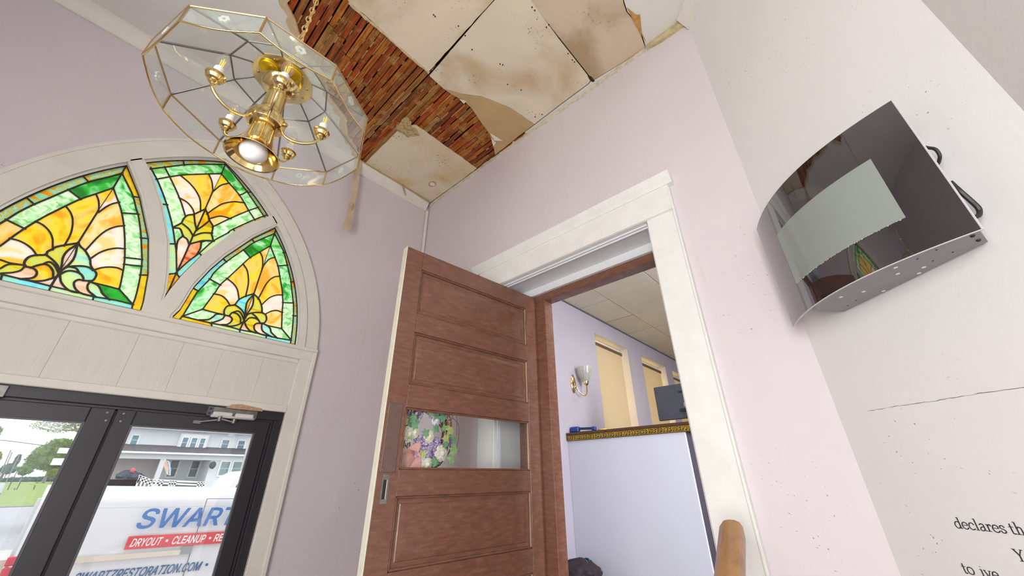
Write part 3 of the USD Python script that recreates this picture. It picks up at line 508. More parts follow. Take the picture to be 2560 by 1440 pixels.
HINT = {  # where one pane differs from its band
 'L': {'deep': ['a 1350,450', 'b 1900,930'], 'cream': ['b 300,200', 'b 150,230', 'a 1700,620', 'b 1700,300', 'b 1600,420', 'a 1500,1350'], 'gold': ['a 600,1150', 'a 950,1000', 'b 1750,680', 'b 600,700'], 'olive': ['b 560,380', 'b 690,580', 'b 900,470', 'b 850,290', 'b 150,520', 'b 880,560', 'b 620,560', 'b 720,640'],
       'mint': ['b 1000,190', 'b 1300,300', 'b 1050,680', 'b 1500,820', 'b 1100,750', 'b 1150,520', 'b 1100,600'], 'blue': ['b 1350,560', 'b 1200,470', 'b 600,760', 'b 1700,1050', 'b 1400,530', 'b 1330,620'], 'pink': ['b 1100,330', 'b 1280,780', 'b 400,600', 'b 960,750', 'b 850,720', 'b 1180,280', 'b 1060,400'], 'yel': ['a 2080,400', 'a 2050,330', 'b 2190,1130', 'b 560,690'], 'pale': ['a 800,700', 'b 1800,1000', 'b 2080,720', 'b 2150,400'], 'green': ['b 2050,850']},
 'R': {'deep': ['e 1470,500'], 'cream': ['e 1080,1150', 'f 1900,430', 'f 1150,250'], 'gold': ['e 1300,900', 'e 1600,650', 'f 900,420', 'e 1900,1150', 'f 1900,550'], 'olive': ['f 1620,560', 'f 1700,720', 'f 1500,730', 'f 1250,800', 'f 1080,620', 'f 1550,800', 'f 1280,660', 'f 1600,700', 'f 1350,900'], 'blue': ['f 1400,500', 'f 1330,640', 'e 650,1050', 'f 1900,1130', 'f 1360,720'], 'mint': ['f 1480,880', 'f 1780,940', 'f 900,750', 'f 1000,940', 'f 1550,1100', 'f 1850,1040', 'f 1200,560', 'f 780,800'],
       'pink': ['f 1650,950', 'f 1480,600', 'f 1050,800', 'f 1380,960', 'f 1240,940', 'f 1520,560', 'f 1460,960'], 'yel': ['f 250,620', 'f 130,740', 'f 700,880'], 'pale': ['f 500,700', 'f 2050,1060', 'e 1750,300', 'f 2200,600'], 'green': ['f 2190,900', 'f 600,400', 'e 700,1150', 'f 400,620']},
 'C': {'green': ['c 1000,300', 'c 1700,550', 'c 1950,850'], 'pale': ['c 370,380', 'c 500,700', 'c 1700,1250', 'c 2080,1090', 'd 560,380', 'd 1000,530', 'd 1250,250', 'd 560,150', 'd 530,420'], 'olive': ['d 620,290', 'd 800,250', 'd 700,400', 'd 950,430', 'd 1000,270', 'd 780,480'], 'yel': ['d 940,150', 'd 750,170', 'd 500,1100', 'd 470,1050', 'd 540,1060'], 'pink': ['d 620,600'], 'red': ['d 800,640'], 'cream': ['c 850,700', 'c 900,960', 'c 1450,1250', 'c 640,700', 'c 1400,500', 'c 1600,480'], 'gold': ['c 1100,600', 'c 1700,980'], 'mint': ['d 480,620', 'd 1050,560'], 'blue': ['d 440,200', 'd 850,760', 'c 380,750']}}
NAMES = {'L': 'left lancet of stained glass', 'C': 'top centre stained glass light', 'R': 'right lancet of stained glass'}
npanes = 0; PANES = []
for key, reg, D, extra in (('L', regs[0], L_, Lx), ('C', regs[1], C_, []), ('R', regs[2], R_, [])):
    lines = [(ext(spline(tr(t), 5)), .0036) for t in D['out']] + [(ext(spline(tr(t), 5)), .0044) for t in D['leaf']] + [(ext(tr(t)), .0013) for t in D['thin']] + [(ext(spline(P, 4)), .0036) for P in extra]
    net = unary_union([reg.exterior] + [LineString(ext(P, .012)).intersection(reg.buffer(.0005)) for P, w in lines])
    faces = [g for g in polygonize(net) if g.area > 6e-5 and reg.contains(g.representative_point())]
    came = unary_union([LineString(P).buffer(w, cap_style=1, resolution=2) for P, w in lines]).intersection(reg)
    putty = reg.difference(reg.buffer(-.007))
    if key == 'R' or key == 'L': came = unary_union([came] + [Point(tr('f 1412,755' if key == 'R' else 'b 957,565')[0]).buffer(.010)])
    cm = part(win, 'lead_cames', wallxz(unary_union([came, putty]).simplify(.0004), YF + .006, YF + .016), CAME, 'dark leads of the ' + NAMES[key], smooth=False)
    hints = [(tuple(tr(t)[0]), m) for m, ts in HINT[key].items() for t in ts]
    for g in faces:
        gi = g.buffer(-.0006)
        if gi.is_empty: continue
        rp = g.representative_point(); m = None
        for hp, hm in hints:
            if g.contains(Point(hp)): m = hm; break
        if m is None:
            d = reg.exterior.distance(rp)
            m = 'border' if d < .045 else ('green' if d < .135 and g.bounds[1] > BZ + .1 else 'amber')
            if m == 'green' and rng.random() < .55: m = 'pale'
            if m == 'amber' and rng.random() < .35: m = 'gold'
            if m == 'border' and g.bounds[3] < BZ + .16: m = 'mint' if rng.random() < .6 else 'blue'
        part(cm, 'pane', wallxz(gi.simplify(.0003), YF + .009, YF + .0125), SGM[m], smooth=False); npanes += 1; PANES.append((gi, m, key))
print('panes', npanes)

# ================================================================ black double doors
fd = thing('door_1', 'black metal double front doors glazed with clear glass', 'door', (.13, YF, 0), kind='structure')
part(fd, 'frame_head', cbox(DX0, DX1, YF - .002, YF + .11, 1.968, 2.024, .003), BLACK)
part(fd, 'frame_stop', cbox(DX0 + .05, DX1 - .05, YF + .012, YF + .10, 1.945, 1.97, .003), BLACK)
for xa, xb in ((DX0, DX0 + .05), (DX1 - .05, DX1)):
    part(fd, 'frame_jamb', cbox(xa, xb, YF - .002, YF + .11, 0, 1.97, .003), BLACK)
for xa, xb in ((DX0 + .05, DX0 + .07), (DX1 - .07, DX1 - .05)):
    part(fd, 'frame_stop', cbox(xa, xb, YF + .014, YF + .1, 0, 1.95, .003), BLACK)
for nm, xa, xb, ga, gb in (('right', .1365, .882, .212, .806), ('left', -.622, .1285, -.546, .036)):
    lf = part(fd, 'leaf_stile', cbox(xa, ga, YF + .004, YF + .05, .02, 1.955, .003), BLACK, nm + ' door leaf: inner stile' if nm == 'right' else 'left door leaf: hinge stile')
    part(fd, 'leaf_stile', cbox(gb, xb, YF + .004, YF + .05, .02, 1.955, .003), BLACK)
    part(fd, 'leaf_rail', cbox(ga, gb, YF + .004, YF + .05, 1.880, 1.955, .003), BLACK)
    part(fd, 'leaf_rail', cbox(ga, gb, YF + .004, YF + .05, .02, .25, .003), BLACK)
    part(fd, 'glazing_bead', frame(extr(sbox(ga - .002, .25, gb + .002, 1.882).difference(sbox(ga + .008, .258, gb - .008, 1.874)), .012), (0, YF + .002, 0), (1, 0, 0), (0, 0, 1), (0, 1, 0)), mat('dark_grey_bead', (.10, .10, .12), .4))
    part(fd, 'glass_pane', cbox(ga, gb, YF + .024, YF + .030, .25, 1.882), GLASS)
    part(fd, 'push_bar', tube([(xa + .1, YF - .05, 1.0), (xb - .1, YF - .05, 1.0)], .015), BLACK)
for q in ((269, 1031), (265, 1051), (310, 1034), (302, 1053)):
    p = aty(q, YF); part(fd, 'screw', lathe([(0, 0), (.006, 0), (.005, .002), (0, .003)], 10).apply_transform(trimesh.transformations.rotation_matrix(math.pi / 2, (1, 0, 0))).apply_translation((p[0], YF + .0045, p[2])), GREY)
part(fd, 'leaf_astragal', cbox(.1285, .1365, YF + .012, YF + .045, .02, 1.955), mat('near_black_rubber', (.008, .008, .009), .6))

def closer(name, x, label):
    t = thing(name, label, 'door closer', (x, YF, 1.97), group=None)
    part(t, 'mounting_plate', cbox(x - .135, x + .135, YF - .012, YF - .002, 1.962, 2.016, .002), GREY)
    part(t, 'bracket', cbox(x - .135, x - .108, YF - .016, YF - .011, 1.962, 2.016, .002), mat('grey_cast_metal', (.12, .12, .12), .5))
    for s in (-1, 1): part(t, 'body_cover', cbox(x + s * .058 - .050, x + s * .058 + .050, YF - .050, YF - .011, 1.958, 1.984, .005), mat('pale_closer_cover', (.72, .70, .68), .35))
    part(t, 'body', cbox(x - .118, x + .118, YF - .046, YF - .011, 1.950, 1.966, .003), STEEL)
    part(t, 'spindle', tube([(x + .012, YF - .028, 1.955), (x + .012, YF - .028, 1.925)], .013, 12), GREY)
    e = np.array([x - .075, YF - .075, 1.940]); s = np.array([x + .012, YF - .028, 1.932]); f = np.array([x - .155, YF - .008, 1.922])
    part(t, 'main_arm', bar(s, e, .018, .007, c=.001), STEEL); part(t, 'forearm', bar(e + [0, 0, -.006], f, .016, .007, c=.001), STEEL)
    part(t, 'elbow', tube([e + [0, 0, -.014], e + [0, 0, .014]], .012, 12), GREY)
    part(t, 'shoe', cbox(f[0] - .03, f[0] + .01, YF - .012, YF + .004, 1.910, 1.930, .002), GREY)
    for dx, dz in ((-.122, .006), (-.122, -.02)): part(t, 'screw', ball((x + dx, YF - .016, 1.995 + dz), .006, 1), BLACK)
    return t
closer('door_closer', .655, 'steel door closer with folded arm over the right front door')
closer('door_closer', -.395, 'steel door closer over the left front door, cut by the picture edge')

# ================================================================ inner doorway casing and jambs
ic = thing('trim_doorway', 'white painted casing with a moulded cap around the inner doorway', kind='structure')
part(ic, 'casing_leg', cbox(XR - .030, XR, .448, .606, .65, 2.95, .004), WHITE, 'right leg of the casing')
part(ic, 'casing_leg', cbox(XR - .030, XR, 1.848, 2.006, .65, 2.95, .004), WHITE, 'left leg, half hidden behind the open door')
part(ic, 'edge_bead', cbox(XR - .036, XR - .0, .440, .452, .65, 3.11, .003), WHITE)
part(ic, 'head', cbox(XR - .034, XR, .444, 2.03, 2.95, 3.135, .004), WHITE)
part(ic, 'head_bead', cbox(XR - .042, XR - .03, .444, 2.03, 2.952, 2.972, .004), WHITE)
cap = [(0, 3.128), (-.040, 3.128), (-.046, 3.138), (-.048, 3.150), (-.064, 3.168), (-.074, 3.182), (-.076, 3.196), (0, 3.198)]
part(ic, 'cap_moulding', frame(extr(Polygon(cap), 1.68), (XR, .415, 0), (1, 0, 0), (0, 0, 1), (0, 1, 0)), WHITE)
part(ic, 'jamb_liner', cbox(XR - .002, 2.298, DY0, DY1, 2.938, 2.949), WHITE2, 'white soffit of the doorway')
part(ic, 'jamb_liner', cbox(XR - .002, 2.298, DY1 - .012, DY1 - .001, .65, 2.949), WHITE2)
part(ic, 'jamb_liner', cbox(XR - .002, 2.298, DY0 + .001, DY0 + .012, .65, 2.949), WHITE2)
part(ic, 'stop_bar', cbox(2.09, 2.16, DY0 + .012, DY1 - .012, 2.880, 2.940, .003), WHITE2, 'white transom bar')
part(ic, 'stop_bar', cbox(1.915, 1.925, DY0 + .012, DY1 - .012, 2.930, 2.940, .002), WHITE2)
part(ic, 'brown_head', cbox(2.115, 2.21, .62, DY1 - .013, 2.822, 2.895, .003), BROWN, 'brown painted door head')
part(ic, 'brown_jamb', cbox(2.115, 2.21, 1.56, DY1 - .013, .65, 2.824, .003), BROWN, 'brown painted door jamb')
part(ic, 'brown_jamb', cbox(2.115, 2.21, DY0 + .013, .66, .65, 2.824, .003), BROWN)

# ================================================================ the open brown door
S_ = 2.12 / 1.92
DH = np.array([1.92, 1.485, 0]) * S_; DE = np.array([.889, 1.575, 0]) * S_
DU = (DE - DH) / np.linalg.norm(DE - DH); DW = np.array([-DU[1], DU[0], 0.]); DW = DW if DW[1] > 0 else -DW
def zs(z): return 1.6 + (z - 1.6) * S_
def us(u): return u * S_
def dbox(u0, u1, z0, z1, w0, w1, c=0.): return frame(cbox(u0, u1, z0, z1, w0, w1, c), DH, DU, (0, 0, 1), DW)
LW, LT, LB = us(1.018), zs(2.742), .665
dr = thing('door_2', 'open brown painted door with five panels, the third one glazed', 'door', DH + [0, 0, LB], kind='structure')
rows = [(2.634, 2.372), (2.270, 2.008), (1.902, 1.641), (1.540, 1.280), (1.178, .915)]
rows = [(zs(a), zs(b)) for a, b in rows]; pu0, pu1 = us(.111), us(.916)
part(dr, 'stile', dbox(0, pu0, LB, LT, 0, .045, .002), BROWN, 'hinge stile')
part(dr, 'stile', dbox(pu1, LW - .004, LB, LT, 0, .045, .002), BROWN, 'lock stile')
edges = [LT] + [x for r_ in rows for x in r_] + [LB]
for a, b in zip(edges[0::2], edges[1::2]): part(dr, 'rail', dbox(pu0, pu1, b, a, .0005, .0445, .001), BROWN)
part(dr, 'leaf_edge', dbox(LW - .004, LW + .002, LB, LT, -.0005, .0455, .001), mat('cream_door_edge', (.84, .80, .66), .45, var=.1, vs=20), 'cream painted edge of the door')
for i, (a, b) in enumerate(rows):
    if i == 2:
        part(dr, 'glass_pane', dbox(pu0 + .006, pu1 - .006, b + .006, a - .006, .020, .024), GLASS, 'clear glass pane')
    else:
        O = .038; p = [(pu0, b), (pu1, b), (pu1, a), (pu0, a)]
        V, Fp = [], []
        for k_, (off, w) in enumerate(((0, .016), (.030, .016), (.034, .013), (O + .02, .010))):
            V += [(pu0 + off, b + off, w), (pu1 - off, b + off, w), (pu1 - off, a - off, w), (pu0 + off, a - off, w)]
        for k_ in range(3):
            for q in range(4):
                Fp += [(k_ * 4 + q, k_ * 4 + (q + 1) % 4, k_ * 4 + 4 + (q + 1) % 4), (k_ * 4 + q, k_ * 4 + 4 + (q + 1) % 4, k_ * 4 + 4 + q)]
        Fp += [(12, 13, 14), (12, 14, 15)]
        nb = len(V); V += [(u, z, .030) for u, z, w in V[:4]]; Fp += [(nb + 2, nb + 1, nb), (nb + 3, nb + 2, nb)]
        for q in range(4): Fp += [(nb + q, nb + (q + 1) % 4, (q + 1) % 4), (nb + q, (q + 1) % 4, q)]
        m = trimesh.Trimesh(np.array(V), Fp, process=False); m = frame(m, DH, DU, (0, 0, 1), DW); m.invert() if m.volume < 0 else None
        part(dr, 'panel', m, BROWN, smooth=False)
    # moulding around the opening: top and sides, mitred
    for (u0, z0, u1, z1) in ((pu0, b, pu1, b), (pu1, b, pu1, a), (pu1, a, pu0, a), (pu0, a, pu0, b)):
        vert = abs(u1 - u0) < 1e-6
        if vert:
            uu = (pu0, pu0 + .011) if u0 == pu0 else (pu1 - .011, pu1); mm_ = dbox(uu[0], uu[1], b, a, .003, .018, .004)
        else:
            zz = (b, b + .011) if z0 == b else (a - .011, a); mm_ = dbox(pu0, pu1, zz[0], zz[1], .003, .018, .004)
        part(dr, 'panel_moulding', mm_, BROWNW if (vert and u0 == pu0) else BROWN)
pl = part(dr, 'push_plate', dbox(us(.935), us(1.003), zs(1.630), zs(1.913), -.004, .002, .002), mat('painted_brown_plate', (.17, .105, .085), .35, var=.2, vs=30), 'brown painted push plate')
for u, z in ((.945, 1.640), (.993, 1.640), (.945, 1.903), (.993, 1.903)):
    part(pl, 'screw', ball(DH + DU * us(u) - DW * .004 + [0, 0, zs(z)], .0035, 1), GREY)
fp = part(dr, 'flush_pull', frame(extr(sbox(us(.958), zs(1.515), us(.989), zs(1.622)).difference(sbox(us(.964), zs(1.532), us(.983), zs(1.603))), .004), DH - DW * .003, DU, (0, 0, 1), DW), GREY, 'recessed metal flush pull')
part(fp, 'pull_recess', dbox(us(.964), us(.983), zs(1.532), zs(1.603), -.0008, .002), BLACKP)
part(fp, 'pull_lip', dbox(us(.964), us(.9675), zs(1.532), zs(1.603), -.002, .0, .0005), mat('scratched_brass_edge', (.72, .62, .44), .35, metal=.6))
nl = DH + DU * us(.296) + [0, 0, zs(1.96)]
part(dr, 'nail', tube([nl, nl - DW * .025 + [.012, 0, .002], nl - DW * .027 + [.022, 0, .004]], .0022, 6), BRASSD, 'small brass nail')
for z in (2.55, 1.7, .95): part(dr, 'hinge', tube([DH + [.0, -.004, zs(z) - .05] - DU * .006, DH + [0, -.004, zs(z) + .05] - DU * .006], .007, 8), BROWN)
# ================================================================ glass lamp
ax, ay = .095, 1.138; PH = 3.721; ZL, ZSH, ZIN, ZPL = 2.636, 2.703, 2.812, 2.839; R0, R1, R2 = .300, .148, .091
def pol(r, a, z): return np.array([ax + r * math.cos(a), ay + r * math.sin(a), z])
lampt = thing('glass_chandelier', 'ten sided clear glass and brass chandelier hanging on a chain under the damaged ceiling', 'chandelier', (ax, ay, ZL))
BRZ = mat('bronze_came', (.50, .32, .14), .3, metal=.9)
A = [PH + k * math.pi / 5 for k in range(10)]
def slab(P, th):
    """A flat pane through coplanar points P, th thick."""
    P = np.asarray(P, float); c = P.mean(0); u = P[1] - P[0]; u /= np.linalg.norm(u); nrm = np.cross(u, P[2] - P[0]); nrm /= np.linalg.norm(nrm); v = np.cross(nrm, u)
    return frame(extr(Polygon([((p - c) @ u, (p - c) @ v) for p in P]), th), c - nrm * th / 2, u, v, nrm)
def shrink(P, d):
    P = np.asarray(P, float); c = P.mean(0); return c + (P - c) * (1 - d / np.linalg.norm(P - c, axis=1).mean())
rimP = []
for k in range(10):
    a0, a1 = A[k], A[(k + 1) % 10]
    b0, b1, s0, s1 = pol(R0, a0, ZL), pol(R0, a1, ZL), pol(R0, a0, ZSH), pol(R0, a1, ZSH)
    tt = np.linspace(0, 1, 9); bow = [b0 + (b1 - b0) * t + np.array([0, 0, -.013 * math.sin(math.pi * t)]) for t in tt]
    rimP.append(bow)
    sk = part(lampt, 'skirt_pane', slab(np.vstack([shrink(np.vstack([[s1], [s0]]), 0), bow]), .0035), CHGLASS, smooth=False)
    mid = (b0 + b1 + s0 + s1) / 4; u = (b1 - b0) / np.linalg.norm(b1 - b0); nrm = np.cross(u, [0, 0, 1])
    fl = unary_union([Point(.009 * math.cos(q), .009 * math.sin(q)).buffer(.0050) for q in np.arange(6) * math.pi / 3]).difference(Point(0, 0).buffer(.0045))
    part(sk, 'etched_flower', frame(extr(fl, .0044), mid - nrm * .0022, u, (0, 0, 1), nrm), ETCH, 'etched flower')
    part(lampt, 'main_pane', slab(shrink([s0, s1, pol(R1, a1, ZIN), pol(R1, a0, ZIN)], .002), .0035), CHGLASS, smooth=False)
    part(lampt, 'top_pane', slab(shrink([pol(R1, a0, ZIN), pol(R1, a1, ZIN), pol(R2, a1, ZPL), pol(R2, a0, ZPL)], .002), .0035), CHGLASS, smooth=False)
    part(lampt, 'rim', tube(bow, .0028, 6), BRASS, smooth=True)
    part(lampt, 'shoulder_bar', tube([s0, s1], .0028, 6), BRZ)
    part(lampt, 'upright_bar', tube([b0, s0], .0034, 6), BRZ)
    part(lampt, 'rib', tube([s0, pol(R1, a0, ZIN)], .0034, 6), LEAD)
    part(lampt, 'inner_ring_bar', tube([pol(R1, a0, ZIN), pol(R1, a1, ZIN)], .0026, 6), LEAD)
    part(lampt, 'upper_rib', tube([pol(R1, a0, ZIN), pol(R2, a0, ZPL)], .0026, 6), LEAD)
dec = Polygon([tuple(pol(R2 + .004, a, 0)[:2]) for a in A])
part(lampt, 'top_plate', flatxy(dec, ZPL - .002, ZPL + .003), mat('pale_brass_plate', (.95, .86, .52), .22, metal=1.), 'ten sided brass plate')
for k in range(10): part(lampt, 'plate_screw', ball(pol(.074, A[k] + .31, ZPL - .003), .0045, 1, (1, 1, .6)), BRASSD)
for s in (-1, 1): part(lampt, 'plate_bulge', ball(pol(.052, 4.2 + s * .75, ZPL - .006), .030, 2, (1, 1, .30)), mat('yellow_reflection', (.80, .52, .02), .3, metal=.75), 'yellow reflection shaped as a dome on the plate')  # yellow reflections on the plate, put in as coloured domes
part(lampt, 'cap', lathe([(0, 2.842), (.05, 2.842), (.045, 2.87), (.022, 2.895), (.012, 2.92), (.008, 2.935), (0, 2.935)], 24, (ax, ay, 0)), BRASS)
part(lampt, 'hanging_loop', tube([(ax + .016 * math.cos(t), ay, 2.952 + .018 * math.sin(t)) for t in np.linspace(0, 2 * np.pi, 17)[:-1]], .0032, 6, closed=True), BRASS)
part(lampt, 'upper_cup', lathe([(.010, 2.770), (.034, 2.775), (.050, 2.788), (.058, 2.806), (.056, 2.807), (.047, 2.793), (.030, 2.784), (.012, 2.782)], 28, (ax, ay, 0)), BRASS)
part(lampt, 'column', lathe([(0, 2.655), (.026, 2.655), (.033, 2.665), (.030, 2.68), (.029, 2.75), (.027, 2.775), (.010, 2.80), (.009, 2.84), (0, 2.84)], 24, (ax, ay, 0)), BRASS)
part(lampt, 'hub', lathe([(0, 2.606), (.040, 2.606), (.050, 2.612), (.054, 2.622), (.054, 2.640), (.050, 2.650), (.036, 2.656), (0, 2.657)], 28, (ax, ay, 0)), BRASS)
part(lampt, 'bell', lathe([(.010, 2.610), (.032, 2.610), (.034, 2.590), (.037, 2.565), (.043, 2.535), (.054, 2.510), (.066, 2.493), (.072, 2.483), (.0735, 2.482), (.069, 2.4835), (.050, 2.508), (.038, 2.535), (.030, 2.57), (.010, 2.58)], 32, (ax, ay, 0)), BRASS, 'flared brass bell at the bottom')
part(lampt, 'lower_bulb', lathe([(0, 2.466), (.010, 2.4672), (.022, 2.472), (.033, 2.482), (.038, 2.495), (.036, 2.510), (.027, 2.53), (.016, 2.55), (.013, 2.575), (0, 2.575)], 28, (ax, ay, 0)), BULBW, 'white reflector bulb', smooth=60)
part(lampt, 'switch_knob', ball((ax + .045, ay - .035, 2.628), .008, 1), BRASSD)
for k in range(5):
    a = .854 + k * 2 * math.pi / 5
    arm = part(lampt, 'arm', tube(spline([pol(.044, a, 2.622), pol(.058, a, 2.598), (pol(.082, a, 2.585)), pol(.108, a, 2.584), pol(.134, a, 2.596), pol(.150, a, 2.613), pol(.156, a, 2.632)], 6), .0048, 8), BRASS, smooth=True)
    c = pol(.156, a, 0)
    part(lampt, 'candle_cup', lathe([(0, 2.628), (.007, 2.628), (.012, 2.632), (.009, 2.637), (.018, 2.641), (.023, 2.650), (.022, 2.656), (.026, 2.659), (.022, 2.661), (.012, 2.656), (0, 2.656)], 20, c), BRASS)
    part(lampt, 'candle_sleeve', lathe([(0, 2.654), (.0125, 2.654), (.0125, 2.692), (.011, 2.694), (0, 2.694)], 18, c), PORC)
    b = part(lampt, 'bulb', lathe([(0, 2.690), (.008, 2.690), (.011, 2.698), (.0165, 2.712), (.0175, 2.722), (.015, 2.736), (.009, 2.750), (.003, 2.764), (0, 2.767)], 20, c), BULBC, 'clear candle bulb', smooth=60)
    part(b, 'filament', [tube([c + [dx, dy, 2.700], c + [dx * 1.2, dy * 1.2, 2.732]], .0013, 5) for dx, dy in ((.004, 0), (-.004, .002), (0, -.004), (.001, .004))], FILA)
chn = thing('lamp_chain', 'brass chain and cord carrying the glass chandelier', 'chain', (ax, ay, 2.96))
z, k = 2.972, 0
while z < 4.42:
    t = np.linspace(0, 2 * np.pi, 13)[:-1]; d = np.array([1, 0, 0]) if k % 2 else np.array([0, 1, 0])
    part(chn, 'link', tube([np.array([ax, ay, z + .016]) + d * .0085 * math.cos(q) + np.array([0, 0, .019 * math.sin(q)]) for q in t], .0026, 5, closed=True), BRASS)
    z += .0315; k += 1
part(chn, 'cord', tube(spline([(ax + .006 * math.sin(q * 9), ay + .006 * math.cos(q * 7), 2.96 + q) for q in np.linspace(0, 1.46, 24)], 2), .0026, 6), mat('gold_cord', (.60, .42, .10), .4))

# ================================================================ dark curved screen on the splayed corner
scr = thing('wall_screen', 'glossy dark curved screen on a grey metal box mounted in the wall corner', 'wall screen', CR + TD * .386 + np.array([0, 0, 2.13]))
ZB, ZT, T0, T1 = 2.128, 2.597, .060, .713
def soff(t): return .100 + .085 * (1 - ((t - .386) / .327) ** 2)
ts = np.linspace(T0, T1, 40)
SCM = usdkit.material(stage, '/World/Looks/dark_glossy_screen', {'p': ('principled_bsdf', {'base_color': (.012, .010, .012), 'roughness': .02, 'ior': 2.3, 'specular_ior_level': .5, 'coat_weight': .6, 'coat_roughness': .02})}, [], surface='p.BSDF')
ring_ = [(t, soff(t)) for t in ts] + [(t, soff(t) - .004) for t in ts[::-1]]
part(scr, 'screen_sheet', frame(extr(Polygon(ring_), ZT - ZB), CR + np.array([0, 0, ZB]), TD, TN, (0, 0, 1)), SCM, smooth=25)
SHEETEDGE = mat('pale_sheet_edge', (.62, .60, .62), .35)
for zz in (ZB - .0015, ZT - .0005):
    e_ = [(t, soff(t) + .0006) for t in ts] + [(t, soff(t) - .0042) for t in ts[::-1]]
    part(scr, 'sheet_edge', frame(extr(Polygon(e_), .002), CR + np.array([0, 0, zz]), TD, TN, (0, 0, 1)), SHEETEDGE)
for t in (T0, T1): part(scr, 'sheet_edge', chbox(t - .001, t + .001, soff(t) - .0042, soff(t) + .0006, ZB, ZT), SHEETEDGE)
mids = [atp(q, CR + TN * .165, TN) for q in ((2160, 405), (2250, 545), (2000, 700), (1930, 590))]
tf = sorted((p - CR) @ TD for p in mids); zf = sorted(p[2] for p in mids)
fa, fb, za, zb = (tf[0] + tf[1]) / 2, (tf[2] + tf[3]) / 2, (zf[0] + zf[1]) / 2, (zf[2] + zf[3]) / 2
tq = np.linspace(fa, fb, 24); fm = usdkit.material(stage, '/World/Looks/pale_screen_film', {'p': ('principled_bsdf', {'base_color': (.34, .38, .35), 'roughness': .12, 'ior': 1.6}), 't': ('transparent_bsdf', {}), 'm': ('mix_closure', {'fac': .82})}, [('t.BSDF', 'm.closure1'), ('p.BSDF', 'm.closure2')], surface='m.closure')
part(scr, 'display_film', frame(extr(Polygon([(t, soff(t) + .0012) for t in tq] + [(t, soff(t) + .0004) for t in tq[::-1]]), zb - za), CR + np.array([0, 0, za]), TD, TN, (0, 0, 1)), fm, 'paler greenish rectangle on the dark screen', smooth=25)
r = np.random.default_rng(4); fl = []
for q in np.linspace(fa, fb, 60):
    if r.random() < .7: w_ = r.uniform(.002, .006); fl.append(frame(cbox(q, q + w_, soff(q) + .001, soff(q) + .0017, za - r.uniform(.0005, .003), za + .001), CR, TD, TN, (0, 0, 1)))
part(scr, 'flaked_edge', fl, mat('flaky_pale_film', (.48, .48, .40), .7), 'flaking lower edge of the pale rectangle')
BOXM = mat('grey_lilac_metal', (.28, .265, .28), .4, metal=.25, var=.1, vs=12)
plan = [(.205, .012), (.215, .120)] + [(t, soff(t) - .012) for t in np.linspace(.25, .66, 12)] + [(.700, .088), (.655, .012)]
part(scr, 'housing', frame(extr(Polygon(plan), .36), CR + np.array([0, 0, ZB + .004]), TD, TN, (0, 0, 1)), BOXM, 'grey metal box behind the screen')
part(scr, 'wall_bracket', chbox(.28, .60, 0, .014, 2.2, 2.42, .003), GREY)
def onbottom(q): return atz(q, ZB + .004)
holes = [(1980 + a / 5.12, 560 + b / 5.12) for a, b in ((1352, 637), (1685, 553), (1625, 630), (915, 865), (1170, 857), (625, 935), (1325, 557))]
for q in holes:
    p = onbottom(q); part(scr, 'vent_hole', lathe([(0, -.001), (.0052, -.001), (.0052, .001), (0, .001)], 14, p), mat('pale_hole', (.88, .87, .88), .5), 'round hole showing pale')
for q in ((1605, 447), (1850, 333), (2057, 360), (1803, 472), (820, 977), (715, 1045)):
    p = onbottom((1980 + q[0] / 5.12, 560 + q[1] / 5.12)); part(scr, 'rivet', lathe([(0, -.0012), (.0022, -.001), (.0022, .001), (0, .001)], 8, p), BLACKP)
for q in ((2310, 150), (2385, 205)):
    p = onbottom((1980 + q[0] / 5.12, 560 + q[1] / 5.12)); part(scr, 'mounting_screw', ball(p, .005, 1), BLACKP)
def bpx(q, off): return atp(q, CR + TN * off, TN)
c1 = [bpx(q, o) for q, o in (((2290, 362), .06), ((2318, 369), .055), ((2338, 373), .05), ((2349, 388), .045), ((2348, 402), .04), ((2343, 412), .04), ((2330, 425), .05))]
c2 = [bpx(q, o) for q, o in (((2375, 455), .07), ((2400, 478), .05), ((2425, 500), .04), ((2444, 518), .03), ((2449, 530), .03), ((2445, 540), .04), ((2425, 545), .06))]
cb = thing('power_cable', 'black cable looping out behind the upper right of the curved screen', 'cable', c1[0]); part(cb, 'sheath', tube(spline(c1, 6), .0042, 8), BLACKP)
cb = thing('power_cable', 'thick black cable looping out by the lower right corner of the curved screen', 'cable', c2[0]); part(cb, 'sheath', tube(spline(c2, 6), .0058, 8), BLACKP)

